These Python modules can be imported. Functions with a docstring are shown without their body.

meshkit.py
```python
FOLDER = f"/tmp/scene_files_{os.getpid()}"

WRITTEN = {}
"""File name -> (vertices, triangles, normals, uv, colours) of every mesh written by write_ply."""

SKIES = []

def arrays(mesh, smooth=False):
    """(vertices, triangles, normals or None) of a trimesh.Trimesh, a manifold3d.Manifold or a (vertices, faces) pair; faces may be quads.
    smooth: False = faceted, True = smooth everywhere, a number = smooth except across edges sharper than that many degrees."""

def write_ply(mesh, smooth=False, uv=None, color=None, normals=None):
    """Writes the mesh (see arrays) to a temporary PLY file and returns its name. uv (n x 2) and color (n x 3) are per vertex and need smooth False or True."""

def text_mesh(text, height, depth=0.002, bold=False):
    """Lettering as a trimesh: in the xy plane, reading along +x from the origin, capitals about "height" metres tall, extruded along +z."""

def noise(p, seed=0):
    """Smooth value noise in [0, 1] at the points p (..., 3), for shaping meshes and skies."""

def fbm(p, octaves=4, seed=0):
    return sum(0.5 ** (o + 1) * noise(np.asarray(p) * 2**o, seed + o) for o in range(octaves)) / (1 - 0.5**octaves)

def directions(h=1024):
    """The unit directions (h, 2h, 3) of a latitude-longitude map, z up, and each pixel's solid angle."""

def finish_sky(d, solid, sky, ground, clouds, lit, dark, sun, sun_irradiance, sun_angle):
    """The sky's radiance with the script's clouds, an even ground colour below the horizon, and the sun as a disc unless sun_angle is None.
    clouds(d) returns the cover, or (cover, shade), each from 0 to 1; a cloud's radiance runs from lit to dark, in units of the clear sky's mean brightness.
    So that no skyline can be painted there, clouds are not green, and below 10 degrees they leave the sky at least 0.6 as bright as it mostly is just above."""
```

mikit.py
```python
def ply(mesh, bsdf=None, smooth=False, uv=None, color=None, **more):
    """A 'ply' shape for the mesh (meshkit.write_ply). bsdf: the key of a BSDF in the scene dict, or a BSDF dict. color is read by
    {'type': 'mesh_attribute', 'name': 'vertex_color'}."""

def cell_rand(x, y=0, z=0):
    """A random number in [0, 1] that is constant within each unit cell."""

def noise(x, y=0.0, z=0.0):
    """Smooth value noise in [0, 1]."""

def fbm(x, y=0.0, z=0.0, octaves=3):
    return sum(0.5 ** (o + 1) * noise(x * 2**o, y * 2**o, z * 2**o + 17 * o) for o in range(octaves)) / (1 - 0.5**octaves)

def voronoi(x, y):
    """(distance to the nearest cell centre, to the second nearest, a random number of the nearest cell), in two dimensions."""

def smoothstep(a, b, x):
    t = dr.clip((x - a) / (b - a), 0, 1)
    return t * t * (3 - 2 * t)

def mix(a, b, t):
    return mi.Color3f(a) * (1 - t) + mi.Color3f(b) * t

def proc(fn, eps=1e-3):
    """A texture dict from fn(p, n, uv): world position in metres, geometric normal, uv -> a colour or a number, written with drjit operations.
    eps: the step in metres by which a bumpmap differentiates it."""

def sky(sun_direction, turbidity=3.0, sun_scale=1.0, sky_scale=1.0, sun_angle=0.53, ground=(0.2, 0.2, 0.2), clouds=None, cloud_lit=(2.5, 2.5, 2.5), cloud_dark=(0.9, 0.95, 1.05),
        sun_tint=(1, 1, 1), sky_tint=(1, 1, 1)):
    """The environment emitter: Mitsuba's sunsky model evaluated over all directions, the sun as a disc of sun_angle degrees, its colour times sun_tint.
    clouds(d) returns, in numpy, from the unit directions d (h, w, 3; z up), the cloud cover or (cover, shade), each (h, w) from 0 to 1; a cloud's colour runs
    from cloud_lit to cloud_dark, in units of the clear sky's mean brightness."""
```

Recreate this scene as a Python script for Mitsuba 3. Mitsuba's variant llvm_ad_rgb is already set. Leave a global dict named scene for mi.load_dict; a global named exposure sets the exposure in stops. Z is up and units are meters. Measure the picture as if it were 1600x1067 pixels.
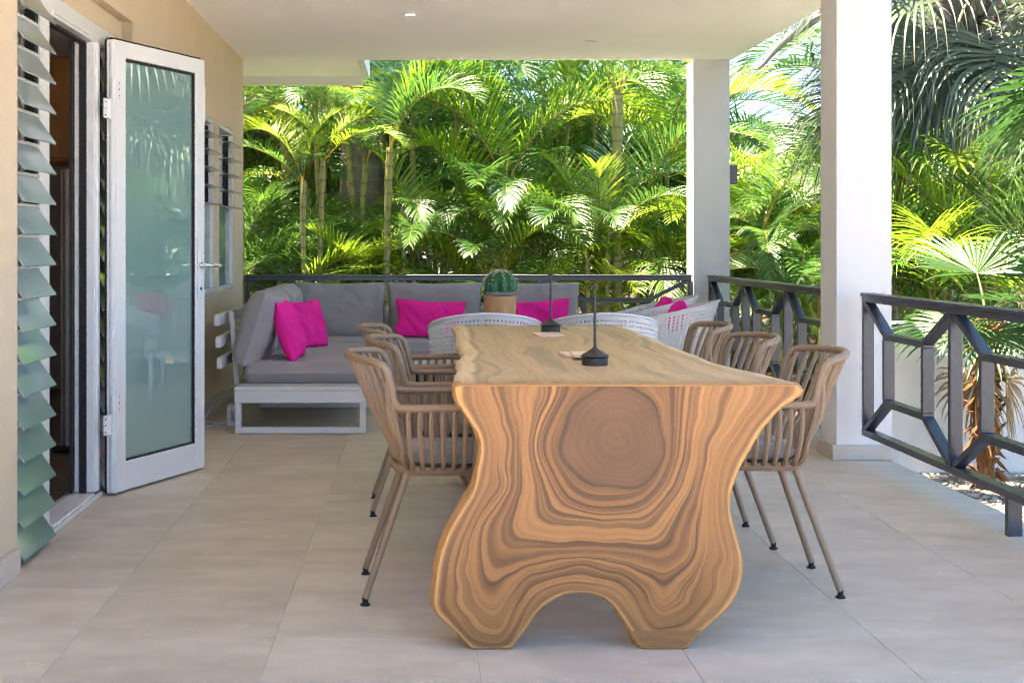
import math, numpy as np, trimesh, shapely, shapely.geometry as sg, drjit as dr, mitsuba as mi, mikit, meshkit
from mikit import proc, noise, fbm, smoothstep, mix, cell_rand, voronoi
from scipy import sparse
from scipy.sparse.linalg import spsolve
from scipy.spatial import Delaunay

T = mi.ScalarTransform4f
scene, labels = {}, {}
# ---------------------------------------------------------------- camera, sky, exposure
# X to the right, Y into the picture, Z up; the camera stands over the origin at 1.18 m, a shifted lens looks straight along +Y
CAM_H, FOC = 1.18, 2200.0
scene['camera'] = dict(type='perspective', fov=2 * math.degrees(math.atan(800 / FOC)), fov_axis='x', near_clip=0.05, far_clip=400.0,
                       principal_point_offset_x=(800 - 655) / 1600, principal_point_offset_y=(533.5 - 378) / 1067,
                       to_world=T().look_at(origin=[0, 0, CAM_H], target=[0, 1, CAM_H], up=[0, 0, 1]))
scene['sky'] = mikit.sky([-0.17, 0.02, 1.0], turbidity=2.2, sky_scale=.85, sky_tint=(.98, .99, .99))
exposure = 4.4

# ---------------------------------------------------------------- helpers
def rgb(*c): return {'type': 'rgb', 'value': list(c)}
def numbered(k):
    if k not in scene and k not in labels and not any(x.startswith(k + '__') for x in KEYS.get(k, ())): 
        if k not in USED:
            USED.add(k); return k
    i = COUNT.get(k, 0) + 1
    while f'{k}_{i:03d}' in USED: i += 1
    COUNT[k] = i
    USED.add(f'{k}_{i:03d}')
    return f'{k}_{i:03d}'
USED, COUNT, KEYS = set(), {}, {}
def thing(name, label, cat=None, group=None, kind=None):
    key = numbered(name)
    labels[key] = {'label': label}
    if cat: labels[key]['category'] = cat
    if group: labels[key]['group'] = group
    if kind: labels[key]['kind'] = kind
    return key
def part(parent, name, mesh, mat, smooth=False, label=None, kind=None, **kw):
    key = numbered(parent + '__' + name)
    scene[key] = mesh if isinstance(mesh, dict) else mikit.ply(mesh, mat, smooth=smooth, **kw)
    if label or kind:
        labels[key] = {}
        if label: labels[key]['label'] = label
        if kind: labels[key]['kind'] = kind
    return key
def single(name, mesh, mat, label, cat=None, group=None, kind=None, smooth=False, **kw):
    key = thing(name, label, cat, group, kind)
    scene[key] = mikit.ply(mesh, mat, smooth=smooth, **kw)
    return key
def cat(*ms): return trimesh.util.concatenate([m for m in ms if m is not None])
def box(x0, x1, y0, y1, z0, z1, b=0.0):
    if b <= 0:
        return trimesh.creation.box(bounds=[[x0, y0, z0], [x1, y1, z1]])
    b = min(b, (x1 - x0) / 2.2, (y1 - y0) / 2.2, (z1 - z0) / 2.2)
    P = []
    for sx, X in ((1, x0), (-1, x1)):
        for sy, Y in ((1, y0), (-1, y1)):
            for sz, Z in ((1, z0), (-1, z1)):
                P += [(X + sx * b, Y + sy * b, Z), (X + sx * b, Y, Z + sz * b), (X, Y + sy * b, Z + sz * b)]
    return trimesh.Trimesh(P, []).convex_hull
def beam(p, q, w, h, side=(1, 0, 0), b=0.002):
    """a bar from p to q, w wide along side, h high across"""
    p, q, s = (np.asarray(v, float) for v in (p, q, side))
    L = np.linalg.norm(q - p); t = (q - p) / L
    s = s - t * (s @ t); s /= np.linalg.norm(s); u = np.cross(s, t)
    m = box(-w / 2, w / 2, 0, L, -h / 2, h / 2, b)
    M = np.eye(4); M[:3, 0], M[:3, 1], M[:3, 2], M[:3, 3] = s, t, u, p
    m.apply_transform(M)
    return m
def tube(path, r, sides=8, closed=False, caps=True):
    P = np.asarray(path, float); n = len(P)
    r = np.broadcast_to(np.asarray(r, float), (n,))
    if closed: t = np.roll(P, -1, 0) - np.roll(P, 1, 0)
    else: t = np.gradient(P, axis=0)
    t /= np.linalg.norm(t, axis=1, keepdims=True) + 1e-12
    a = np.cross(t[0], [0, 0, 1.0] if abs(t[0][2]) < .9 else [1.0, 0, 0]); a /= np.linalg.norm(a)
    A = []
    for i in range(n):
        a = a - t[i] * (a @ t[i]); a /= np.linalg.norm(a) + 1e-12; A.append(a.copy())
    A = np.array(A); B = np.cross(t, A)
    th = np.arange(sides) * 2 * np.pi / sides
    V = (P[:, None] + r[:, None, None] * (np.cos(th)[None, :, None] * A[:, None] + np.sin(th)[None, :, None] * B[:, None])).reshape(-1, 3)
    i, j = np.meshgrid(np.arange(n if closed else n - 1), np.arange(sides), indexing='ij')
    i2 = (i + 1) % n
    q = np.stack([i * sides + j, i * sides + (j + 1) % sides, i2 * sides + (j + 1) % sides, i2 * sides + j], -1).reshape(-1, 4)
    F = np.vstack([q[:, [0, 1, 2]], q[:, [0, 2, 3]]])
    if caps and not closed:
        V = np.vstack([V, P[0], P[-1]]); k = len(V) - 2; jj = np.arange(sides)
        F = np.vstack([F, np.stack([jj * 0 + k, (jj + 1) % sides, jj], 1), np.stack([jj * 0 + k + 1, (n - 1) * sides + jj, (n - 1) * sides + (jj + 1) % sides], 1)])
    return trimesh.Trimesh(V, F, process=False)
def spline(pts, n=24, closed=False):
    """Catmull-Rom through the points"""
    P = np.asarray(pts, float)
    if closed: Q = np.vstack([P[-1], P, P[0], P[1]]); m = len(P)
    else: Q = np.vstack([2 * P[0] - P[1], P, 2 * P[-1] - P[-2]]); m = len(P) - 1
    u = np.linspace(0, m, n, endpoint=not closed); k = np.minimum(u.astype(int), m - 1); t = (u - k)[:, None]
    a, b, c, d = Q[k], Q[k + 1], Q[k + 2], Q[k + 3]
    return .5 * ((2 * b) + (-a + c) * t + (2 * a - 5 * b + 4 * c - d) * t**2 + (-a + 3 * b - 3 * c + d) * t**3)
def lathe(prof, at=(0, 0, 0), n=32):
    m = trimesh.creation.revolve(np.asarray(prof, float), sections=n)
    m.apply_translation(at)
    return m
def prism(poly, h): return trimesh.creation.extrude_polygon(poly, h, engine='earcut')
def prism_x(poly_yz, x0, x1):
    m = prism(poly_yz, x1 - x0)           # (y, z, x) -> (x, y, z)
    v = m.vertices; m.vertices = np.stack([v[:, 2] + x0, v[:, 0], v[:, 1]], 1)
    m.fix_normals()
    return m
def fb(p, s, o=3, seed=0): return meshkit.fbm(np.asarray(p) * s, o, seed) - .5
def xf(m, loc=(0, 0, 0), rz=0, rx=0, ry=0, s=1):
    m = m.copy()
    M = np.eye(4)
    for a, ax in ((rx, [1, 0, 0]), (ry, [0, 1, 0]), (rz, [0, 0, 1])):
        M = trimesh.transformations.rotation_matrix(math.radians(a), ax) @ M
    M[:3, :3] *= s; M[:3, 3] = loc
    m.apply_transform(M)
    return m

# ---------------------------------------------------------------- materials
def mat(name, d): scene['mat_' + name] = d; return 'mat_' + name
def two(d): return {'type': 'twosided', 'bsdf': d}
def pr(color, rough=.5, spec=.5, **k): return {'type': 'principled', 'base_color': color if isinstance(color, dict) else rgb(*color), 'roughness': rough, 'specular': spec, **k}
def spk(c, amt, s, s2=0):
    c = mi.Color3f(*c)
    def f(p, n, uv):
        v = fbm(p.x * s, p.y * s, p.z * s, 4)
        if s2: v = v * .6 + .4 * noise(p.x * s2, p.y * s2, p.z * s2)
        return c * (1 + amt * (v - .5) * 2)
    return proc(f)
def bump(d, f, scale, eps=1e-3): return {'type': 'bumpmap', 'arbitrary': proc(f, eps), 'scale': scale, 'bsdf': d}

def tile_color(p, n, uv):
    tone = uv.x
    a = fbm(p.x * 2.2 + 31 * tone, p.y * 3.4, 0, 4)
    st = fbm(p.x * 7 + 7 * tone, p.y * 15, 3, 4)
    fine = noise(p.x * 260, p.y * 260, 1)
    chip = smoothstep(.80, .90, noise(p.x * 13 + 50 * tone, p.y * 21, 5)) * smoothstep(.6, .8, noise(p.x * 55, p.y * 120, 9))
    c = mix((.405, .345, .266), (.565, .497, .407), a * .75 + st * .6 - .18)
    return c * (.93 + .1 * tone + .07 * (fine - .5)) + chip * .05
mat('tile', two(pr(proc(tile_color), proc(lambda p, n, uv: .36 + .2 * fbm(p.x * 5, p.y * 9, 0, 3)), .45)))
mat('grout', two(pr((.50, .44, .36), .9, .1)))
mat('stone_trim', two(pr(spk((.47, .41, .35), .12, 8, 60), .5, .4)))
def wall_color(p, n, uv):
    v = fbm(p.x * 3, p.y * 3, p.z * 3, 4)
    return mi.Color3f(.50, .415, .30) * (.93 + .14 * v)
rough_plaster = lambda p, n, uv: fbm(p.x * 60, p.y * 60, p.z * 60, 3)
mat('tan_plaster', two(bump(pr(proc(wall_color), .85, .15), rough_plaster, .0025)))
mat('ceiling_paint', two(bump(pr(spk((.825, .815, .80), .03, 2), .9, .1), rough_plaster, .001)))
mat('white_plaster', two(bump(pr(spk((.655, .65, .645), .03, 3), .8, .2), rough_plaster, .0015)))
def garden_wall_color(p, n, uv):
    s = smoothstep(.45, .75, fbm(p.x * 3, p.y * 3, p.z * 1.3, 4)) * smoothstep(.75, -.3, p.z)
    return mix((.80, .79, .77), (.45, .43, .40), s * .6)
mat('garden_wall', two(pr(proc(garden_wall_color), .85, .15)))
mat('white_metal', two({'type': 'roughplastic', 'diffuse_reflectance': rgb(.76, .77, .78), 'alpha': .25}))
mat('white_paint', two({'type': 'roughplastic', 'diffuse_reflectance': rgb(.75, .75, .755), 'alpha': .3}))
mat('black_rubber', two(pr((.018, .018, .02), .6, .3)))
mat('dark_screen', two(pr((.03, .028, .026), .6, .2)))
mat('rail_metal', two(pr((.028, .032, .046), .30, .7)))
mat('lamp_black', two(pr(spk((.022, .022, .023), .1, 30), .42, .5)))
mat('steel', two({'type': 'roughconductor', 'material': 'Al', 'alpha': .22}))
mat('frosted_glass', two({'type': 'plastic', 'diffuse_reflectance': rgb(.145, .24, .23), 'int_ior': 3.2}))
mat('louvre_glass', two({'type': 'roughplastic', 'diffuse_reflectance': proc(lambda p, n, uv: mi.Color3f(.22, .32, .315) * (.9 + .2 * fbm(p.x * 9, p.y * 9, p.z * 9, 2))), 'int_ior': 3.0, 'alpha': .01}))
mat('strap', two({'type': 'roughplastic', 'diffuse_reflectance': rgb(.305, .207, .130), 'alpha': .35}))
mat('chair_leg', two({'type': 'roughplastic', 'diffuse_reflectance': rgb(.30, .20, .13), 'alpha': .25}))
def weave(p, n, uv): return noise(p.x * 900, p.y * 900, p.z * 900) * .6 + fbm(p.x * 30, p.y * 30, p.z * 30, 3)
mat('seat_fabric', two(bump(pr(spk((.25, .235, .225), .18, 20, 500), .95, .1), weave, .003)))
mat('sofa_fabric', two(bump(pr(spk((.35, .33, .335), .08, 9, 400), .92, .12, sheen=.3), weave, .004)))
mat('pink_fabric', two(bump(pr(spk((.95, .028, .36), .10, 12, 400), .85, .15, sheen=.3), weave, .005)))
mat('white_plastic', two({'type': 'roughplastic', 'diffuse_reflectance': rgb(.76, .76, .76), 'alpha': .3}))
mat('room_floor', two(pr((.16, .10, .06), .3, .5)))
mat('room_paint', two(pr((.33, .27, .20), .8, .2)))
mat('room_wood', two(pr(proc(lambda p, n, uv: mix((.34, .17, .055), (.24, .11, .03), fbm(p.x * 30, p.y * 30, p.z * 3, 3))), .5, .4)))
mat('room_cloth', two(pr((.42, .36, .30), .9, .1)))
mat('board_wood', two(pr(proc(lambda p, n, uv: mix((.68, .50, .36), (.58, .41, .28), fbm(p.x * 12, p.y * 120, 0, 3))), .5, .4)))
mat('stump_wood', two(pr(proc(lambda p, n, uv: mix((.60, .36, .18), (.38, .20, .085), fbm(p.x * 25 + 2 * p.z, p.y * 25, p.z * 4, 4))), .55, .35)))
mat('cactus_skin', two(pr(spk((.012, .11, .034), .3, 20, 80), .4, .45)))
mat('cactus_spine', two(pr((.65, .60, .45), .7, .2)))
mat('soil', two(pr(spk((.06, .045, .03), .4, 30), .95, .05)))
mat('downlight_glow', two(pr((.8, .78, .7), .5, .3)))

# table timber: uv.x is the growth-ring coordinate (0 at the knot, 1 at the live edge, negative inside the knot), uv.y the angle in the knot
def timber_tone(f, s):
    return .42 * noise(f * 7, s) + .30 * noise(f * 19, s + 4) + .18 * noise(f * 46, s + 8) + .10 * noise(f * 110, s + 12)
def end_grain(p, n, uv):
    q = uv.x
    wx = fbm(p.x * 4, p.z * 4, 2, 2) - .5
    wy = fbm(p.x * 2.3 + 9, p.z * 2.3, 6, 2) - .5
    wz = fbm(p.x * 11 + 3, p.z * 11, 5, 3) - .5
    fine = noise(p.x * 300, p.z * 300, 3)
    f = q * 1.25 + .17 * wx + .30 * wy + .028 * wz
    # growth-ring tone: broad zones, rings, hairlines; how strongly they show wanders over the face
    where = noise(p.x * 4.2 + 5 * f, p.z * 4.2, 4)
    broad = noise(f * 7, 1.5) * .6 + .4 * noise(f * 16, 2.5)
    rings = .45 * noise(f * 40, 5.5 + 1.5 * where) + .33 * noise(f * 84, 9.5) + .22 * noise(f * 150, 3.5)
    hair = .5 * noise(f * 150, 13.5) + .5 * noise(f * 260, 21.5)
    zone = smoothstep(.0, .18, q) * smoothstep(.95, .70, q + .12 * wx) * smoothstep(.18, .70, where + .35 * (broad - .5))
    light, mid, dark = mi.Color3f(.365, .168, .050), mi.Color3f(.185, .076, .0225), mi.Color3f(.045, .018, .0065)
    c = dr.lerp(light, mid, dr.clip(.32 + .70 * smoothstep(.25, .75, broad) + .75 * (rings - .5) + .35 * (hair - .5), 0, 1))
    c = dr.lerp(c, dark, dr.clip(smoothstep(.43, .70, rings * .72 + broad * .28) * (.34 + .62 * zone), 0, .72))
    c = dr.lerp(c, dark * 1.4, smoothstep(.60, .85, hair) * .30 * (.3 + zone))
    c = dr.lerp(c, mi.Color3f(.48, .235, .075), smoothstep(.64, .84, noise(f * 21 + 7, p.x * 1.2, p.z * 1.2)) * .45)
    sap = smoothstep(.885, .955, q + .07 * wx)
    sapc = mi.Color3f(.54, .285, .095) * (.82 + .22 * hair + .12 * rings)
    c = dr.lerp(c, sapc, sap * .85)
    edge = smoothstep(.80, .87, q + .05 * wx) * (1 - sap)
    c = dr.lerp(c, dark * 1.8, edge * .35 * where * 1.6)
    # the knot: fine rings, checks running out from the pith
    rr = q + 1
    ring = noise(rr * 24 + 1.6 * noise(p.x * 9, p.z * 9, 4) + 2 * wz, 3) * .5 + noise(rr * 70 + 3 * wz, 5) * .5
    kc = dr.lerp(mi.Color3f(.155, .068, .026), mi.Color3f(.080, .034, .014), ring * .6 + .9 * (fbm(p.x * 7, p.z * 7, 1, 3) - .3))
    def seg(x0, z0, x1, z1, w, wob):
        L2 = (x1 - x0)**2 + (z1 - z0)**2; L = L2**.5
        t = dr.clip(((p.x - x0) * (x1 - x0) + (p.z - z0) * (z1 - z0)) / L2, 0, 1)
        off = ((p.x - x0) * (z1 - z0) - (p.z - z0) * (x1 - x0)) / L + wob * (noise(t * 9, w * 999) - .5)
        return smoothstep(w, w * .25, dr.abs(off) / dr.maximum(1 - .75 * t, .1)) * smoothstep(0, .01, t) * smoothstep(1, .93, t)
    crack = dr.maximum(seg(.593, .612, .560, .690, .0026, .006), dr.maximum(seg(.593, .612, .634, .515, .0018, .008), seg(.593, .612, .54, .628, .0010, .004)))
    crack = dr.maximum(crack, dr.maximum(seg(.593, .612, .67, .660, .0009, .004), dr.maximum(seg(.575, .585, .525, .545, .0009, .004), seg(.555, .56, .53, .51, .0012, .006))))
    kc = dr.lerp(kc, mi.Color3f(.075, .036, .018), crack * .85)
    kc = dr.lerp(kc, dark, smoothstep(.90, 1.0, rr + .06 * wz) * .8)
    patch = smoothstep(.056, .053, p.z - .004 * (p.x - .6)) * smoothstep(.57, .575, p.x)
    pc = dr.lerp(mi.Color3f(.33, .15, .05), mi.Color3f(.19, .08, .028), fbm(p.x * 9, p.z * 90, 3, 3)) * (1 - .7 * smoothstep(.0535, .0565, p.z - .004 * (p.x - .6)))
    c = dr.lerp(c, pc, patch * smoothstep(-.5, 0, q))
    c = dr.select(q < 0, kc, c)
    halo = smoothstep(.12, .0, dr.abs(q)) * (.6 + .8 * noise(p.x * 6, p.z * 6, 9)) 
    c = dr.lerp(c, dark, halo * .45)
    # a check running from the knot to the right edge
    cx = p.x - .70
    cz = p.z - (.625 + .012 * noise(p.x * 30, 2) - .28 * cx + .20 * smoothstep(.10, .30, cx) * .45)
    line = smoothstep(.0035, .0008, dr.abs(cz)) * smoothstep(0, .03, cx) * smoothstep(.35, .2, noise(p.x * 14, 9)) 
    c = dr.lerp(c, mi.Color3f(.09, .045, .02), line * .7)
    return c * (.93 + .14 * fine)
def top_grain(p, n, uv):
    """long grain along Y; uv.x is the distance from the left edge in metres, uv.y from the right edge"""
    w = fbm(p.x * 2.5, p.y * 1.1, 4, 3)
    arch = dr.sqrt(dr.square(p.x - .46 - .10 * noise(p.y * .8, 3)) + .004) * 2.6 + .06 * p.y
    f = arch + .55 * w + .03 * noise(p.x * 40, p.y * 5, 1)
    tone = timber_tone(f * 1.6, 7.5)
    c = dr.lerp(mi.Color3f(.46, .315, .178), mi.Color3f(.36, .238, .128), dr.clip((tone - .3) * 2.2, 0, 1))
    st = smoothstep(.60, .78, noise(f * 9, p.y * .5, 6)) * smoothstep(.45, .75, fbm(p.x * 4, p.y * 1.2, 8, 3))
    c = dr.lerp(c, mi.Color3f(.21, .165, .12), st * .6)
    fib = noise(p.x * 190, p.y * 14, 2)
    sap = smoothstep(.085, .055, uv.x + .05 * (fbm(p.x * 3, p.y * 4, 3, 3) - .5)) + smoothstep(.045, .025, uv.y + .02 * (noise(p.y * 6, 4) - .5))
    c = dr.lerp(c, mi.Color3f(.60, .435, .26) * (.88 + .22 * noise(uv.x * 120, p.y * 4, 3)), dr.clip(sap, 0, 1) * .85)
    line = smoothstep(.02, .0, dr.abs(uv.x - .072 + .04 * (fbm(p.x * 3, p.y * 4, 3, 3) - .5)))
    c = dr.lerp(c, mi.Color3f(.22, .15, .09), line * .5)
    fx = noise(p.x * 46 + 2 * noise(p.y * 5, p.x * 4, 1), 3) * .6 + .4 * noise(p.x * 110, 7)
    c = dr.lerp(c, dr.lerp(mi.Color3f(.42, .21, .075), mi.Color3f(.17, .075, .028), fx), smoothstep(4.34, 4.085, p.y + .12 * (fbm(p.x * 5, p.y * 5, 2, 3) - .5)) * .7)
    return c * (.92 + .16 * fib)
mat('end_grain', two(bump(pr(proc(end_grain), .42, .4), lambda p, n, uv: noise(p.x * 160, p.z * 160, 3) * .4 + noise(p.x * 30, p.z * 30, 8), .0012)))
mat('top_grain', two(bump(pr(proc(top_grain), proc(lambda p, n, uv: .36 + .14 * fbm(p.x * 6, p.y * 6, 0, 3)), .45), lambda p, n, uv: noise(p.x * 180, p.y * 16, 3) * .5 + noise(p.x * 20, p.y * 6, 8), .0012)))
mat('side_wood', two(bump(pr(proc(lambda p, n, uv: mix((.46, .25, .09), (.33, .16, .055), fbm(p.x * 6, p.y * 18, p.z * 18, 4))), .5, .35), lambda p, n, uv: fbm(p.x * 14, p.y * 14, p.z * 14, 3), .01)))

# leaves: uv.x < 0 on stalks, otherwise a random number of the leaflet; uv.y runs from its base to its tip
def leaf_color(a, b, stalk, tip, tipw=.25, scale=.55):
    a, b, stalk, tip = (mi.Color3f(*c) for c in (a, b, stalk, tip))
    def f(p, n, uv):
        v = dr.clip(noise(p.x * scale, p.y * scale, p.z * scale) * 1.1 - .1 + .35 * (uv.x - .5), 0, 1)
        c = dr.lerp(a, b, v) * (.85 + .3 * uv.x)
        c = dr.lerp(c, tip, smoothstep(.86, 1.0, uv.y) * tipw * 2 * smoothstep(.55, .8, cell_rand(uv.x * 997)))
        return dr.select(uv.x < 0, stalk * (.8 + .4 * noise(p.x * 6, p.y * 6, p.z * 6)), c)
    return proc(f)
def leafmat(name, colors, trans=1.0, rough=.32, **k):
    thin = {'type': 'principledthin', 'base_color': leaf_color(*colors, **k), 'roughness': rough, 'diff_trans': trans, 'eta': 1.5, 'spec_trans': 0.0}
    wax = two({'type': 'roughconductor', 'material': 'none', 'alpha': .24, 'specular_reflectance': rgb(.95, .97, .9)})   # the waxy upper skin
    mat(name, {'type': 'blendbsdf', 'weight': {'leaf_gloss': .14, 'leaf_dry': .03, 'leaf_young': .05, 'leaf_fan': .05, 'leaf_grey': .06}.get(name, .07), 'a': thin, 'b': wax})
leafmat('leaf_areca', ((.075, .20, .035), (.20, .36, .045), (.40, .34, .06), (.55, .42, .2)), 1.0, .42)
leafmat('leaf_gloss', ((.05, .14, .03), (.10, .21, .035), (.40, .34, .06), (.55, .42, .2)), .7, .45)
leafmat('leaf_young', ((.25, .42, .025), (.38, .50, .035), (.42, .33, .04), (.5, .38, .16)), 1.15, .30)
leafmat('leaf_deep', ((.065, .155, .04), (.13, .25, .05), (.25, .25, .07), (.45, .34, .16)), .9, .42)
leafmat('leaf_grey', ((.11, .15, .095), (.18, .21, .13), (.24, .25, .14), (.58, .5, .32)), .7, .40, tipw=.5)
leafmat('leaf_fan', ((.05, .135, .03), (.10, .20, .035), (.22, .26, .06), (.40, .33, .14)), .9, .40)
leafmat('leaf_dry', ((.36, .27, .15), (.50, .40, .25), (.33, .23, .12), (.30, .20, .1)), .8, .6)
def trunk_color(p, n, uv):
    r = noise(p.z * 9 + .6 * noise(p.x * 5, p.y * 5, 2), 3)
    line = smoothstep(.12, .03, dr.abs(p.z * 7.5 + .25 * noise(p.x * 4, p.y * 4, 1) - dr.round(p.z * 7.5)))
    c = mix((.36, .31, .25), (.22, .18, .14), r + .3 * (fbm(p.x * 20, p.y * 20, p.z * 20, 3) - .5))
    return c * (1 + .30 * line) * (.8 + .4 * fbm(p.x * 30, p.y * 30, p.z * 60, 3))
mat('royal_bark', two(pr(proc(trunk_color), .85, .15)))
mat('cane', two(pr(proc(lambda p, n, uv: mix(mix((.34, .33, .17), (.30, .26, .05), smoothstep(.9, 2.6, p.z)), (.16, .14, .09), smoothstep(.11, .03, dr.abs(p.z * 8 - dr.round(p.z * 8))) * .8 + .3 * (fbm(p.x * 20, p.y * 20, p.z * 12, 3) - .4))), .5, .4)))
mat('shaggy_bark', two(pr(spk((.23, .115, .05), .5, 12, 90), .9, .1)))
mat('branch_bark', two(pr(spk((.17, .16, .14), .25, 15), .85, .15)))
def gravel_color(p, n, uv):
    d, d2, r = voronoi(p.x * 38, p.y * 38)
    mul = smoothstep(.42, .62, fbm(p.x * 2.1, p.y * 2.1, 1, 4))
    c = mix((.52, .46, .38), (.36, .31, .25), r) * (.55 + .45 * smoothstep(0, .25, d2 - d))
    return dr.lerp(c, mi.Color3f(.07, .052, .035), mul * .8)
mat('garden_soil', two(pr(proc(gravel_color), .9, .1)))
mat('pebble', two(pr(proc(lambda p, n, uv: mix((.62, .56, .47), (.33, .29, .24), cell_rand(p.x * 45, p.y * 45))), .8, .2)))
mat('deck_stone', two(pr(spk((.52, .53, .52), .08, 2, 20), .7, .3)))

# ================================================================ setting
def thing_structure(name, label): return thing(name, label, kind='structure')
# garden ground, one sheet to the horizon with a hole under nothing: the terrace slab stands on it
g = box(-150, 150, -150, 150, -.6, -.30)
single('garden_ground', g, 'mat_garden_soil', 'pale gravel and dark mulch of the garden bed beside the terrace', kind='structure')
fl = thing_structure('terrace_floor', 'terrace floor of large beige stone tiles with thin joints')
part(fl, 'base', box(-1.66, 2.545, -.6, 11.92, -.299, -.0025), 'mat_grout')
part(fl, 'edge_strip', box(2.545, 2.56, -.6, 11.92, -.30, -.003, .003), 'mat_stone_trim')
rng = np.random.default_rng(5)
cols = [-1.45, -1.027, -.43, .167, .764, 1.361, 1.958, 2.543]
for ci in range(7):
    off = 4.208 - 1.19 * 5 + (.6 if ci == 0 else 0)
    for k in range(14):
        y0, y1 = off + 1.19 * k, off + 1.19 * (k + 1)
        y0, y1 = max(y0, -.6), min(y1, 11.9)
        if y1 - y0 < .05: continue
        dz = rng.uniform(-.0006, .0006)
        m = box(cols[ci] + .0007, cols[ci + 1] - .0007, y0 + .0007, y1 - .0007, -.004, dz, .0009)
        part(fl, 'tile', m, 'mat_tile', uv=np.full((len(m.vertices), 2), rng.uniform()))
# sunlit pool deck behind the camera, at the terrace's level
dk = single('pool_deck', box(-9, 9, -12, -.602, -.299, -.004, .01), 'mat_deck_stone', 'pale stone deck in front of the terrace', kind='structure')

single('planting_bed', box(-40, 40, 12.3, 60, -.35, -.292), 'mat_soil', 'dark planted soil under the palms behind the terrace', kind='structure')
# house wall with its openings (outline in y, z)
outer = sg.box(-.6, -.3, 11.6, 2.68)
op = [sg.box(5.08, -.4, 7.12, 2.29), sg.box(9.16, .825, 9.95, 2.045), sg.box(10.19, .825, 10.98, 2.045)]
w = outer
for o in op: w = w.difference(o)
hw = thing('house_wall', 'tan plastered house wall on the left with door and louvre openings', 'wall')
part(hw, 'plaster', prism_x(w, -1.65, -1.45), 'mat_tan_plaster')
part(hw, 'lintel_strip', box(-1.62, -1.505, 5.08, 7.12, 2.19, 2.289), 'mat_tan_plaster')
part(hw, 'threshold', box(-1.65, -1.45, 5.08, 7.12, -.3, -.004), 'mat_grout')
part(hw, 'skirting', box(-1.449, -1.42, -.6, 5.02, 0.001, .088, .003), 'mat_stone_trim')
part(hw, 'skirting', box(-1.449, -1.425, 7.14, 11.58, 0.001, .088, .003), 'mat_stone_trim')

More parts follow.
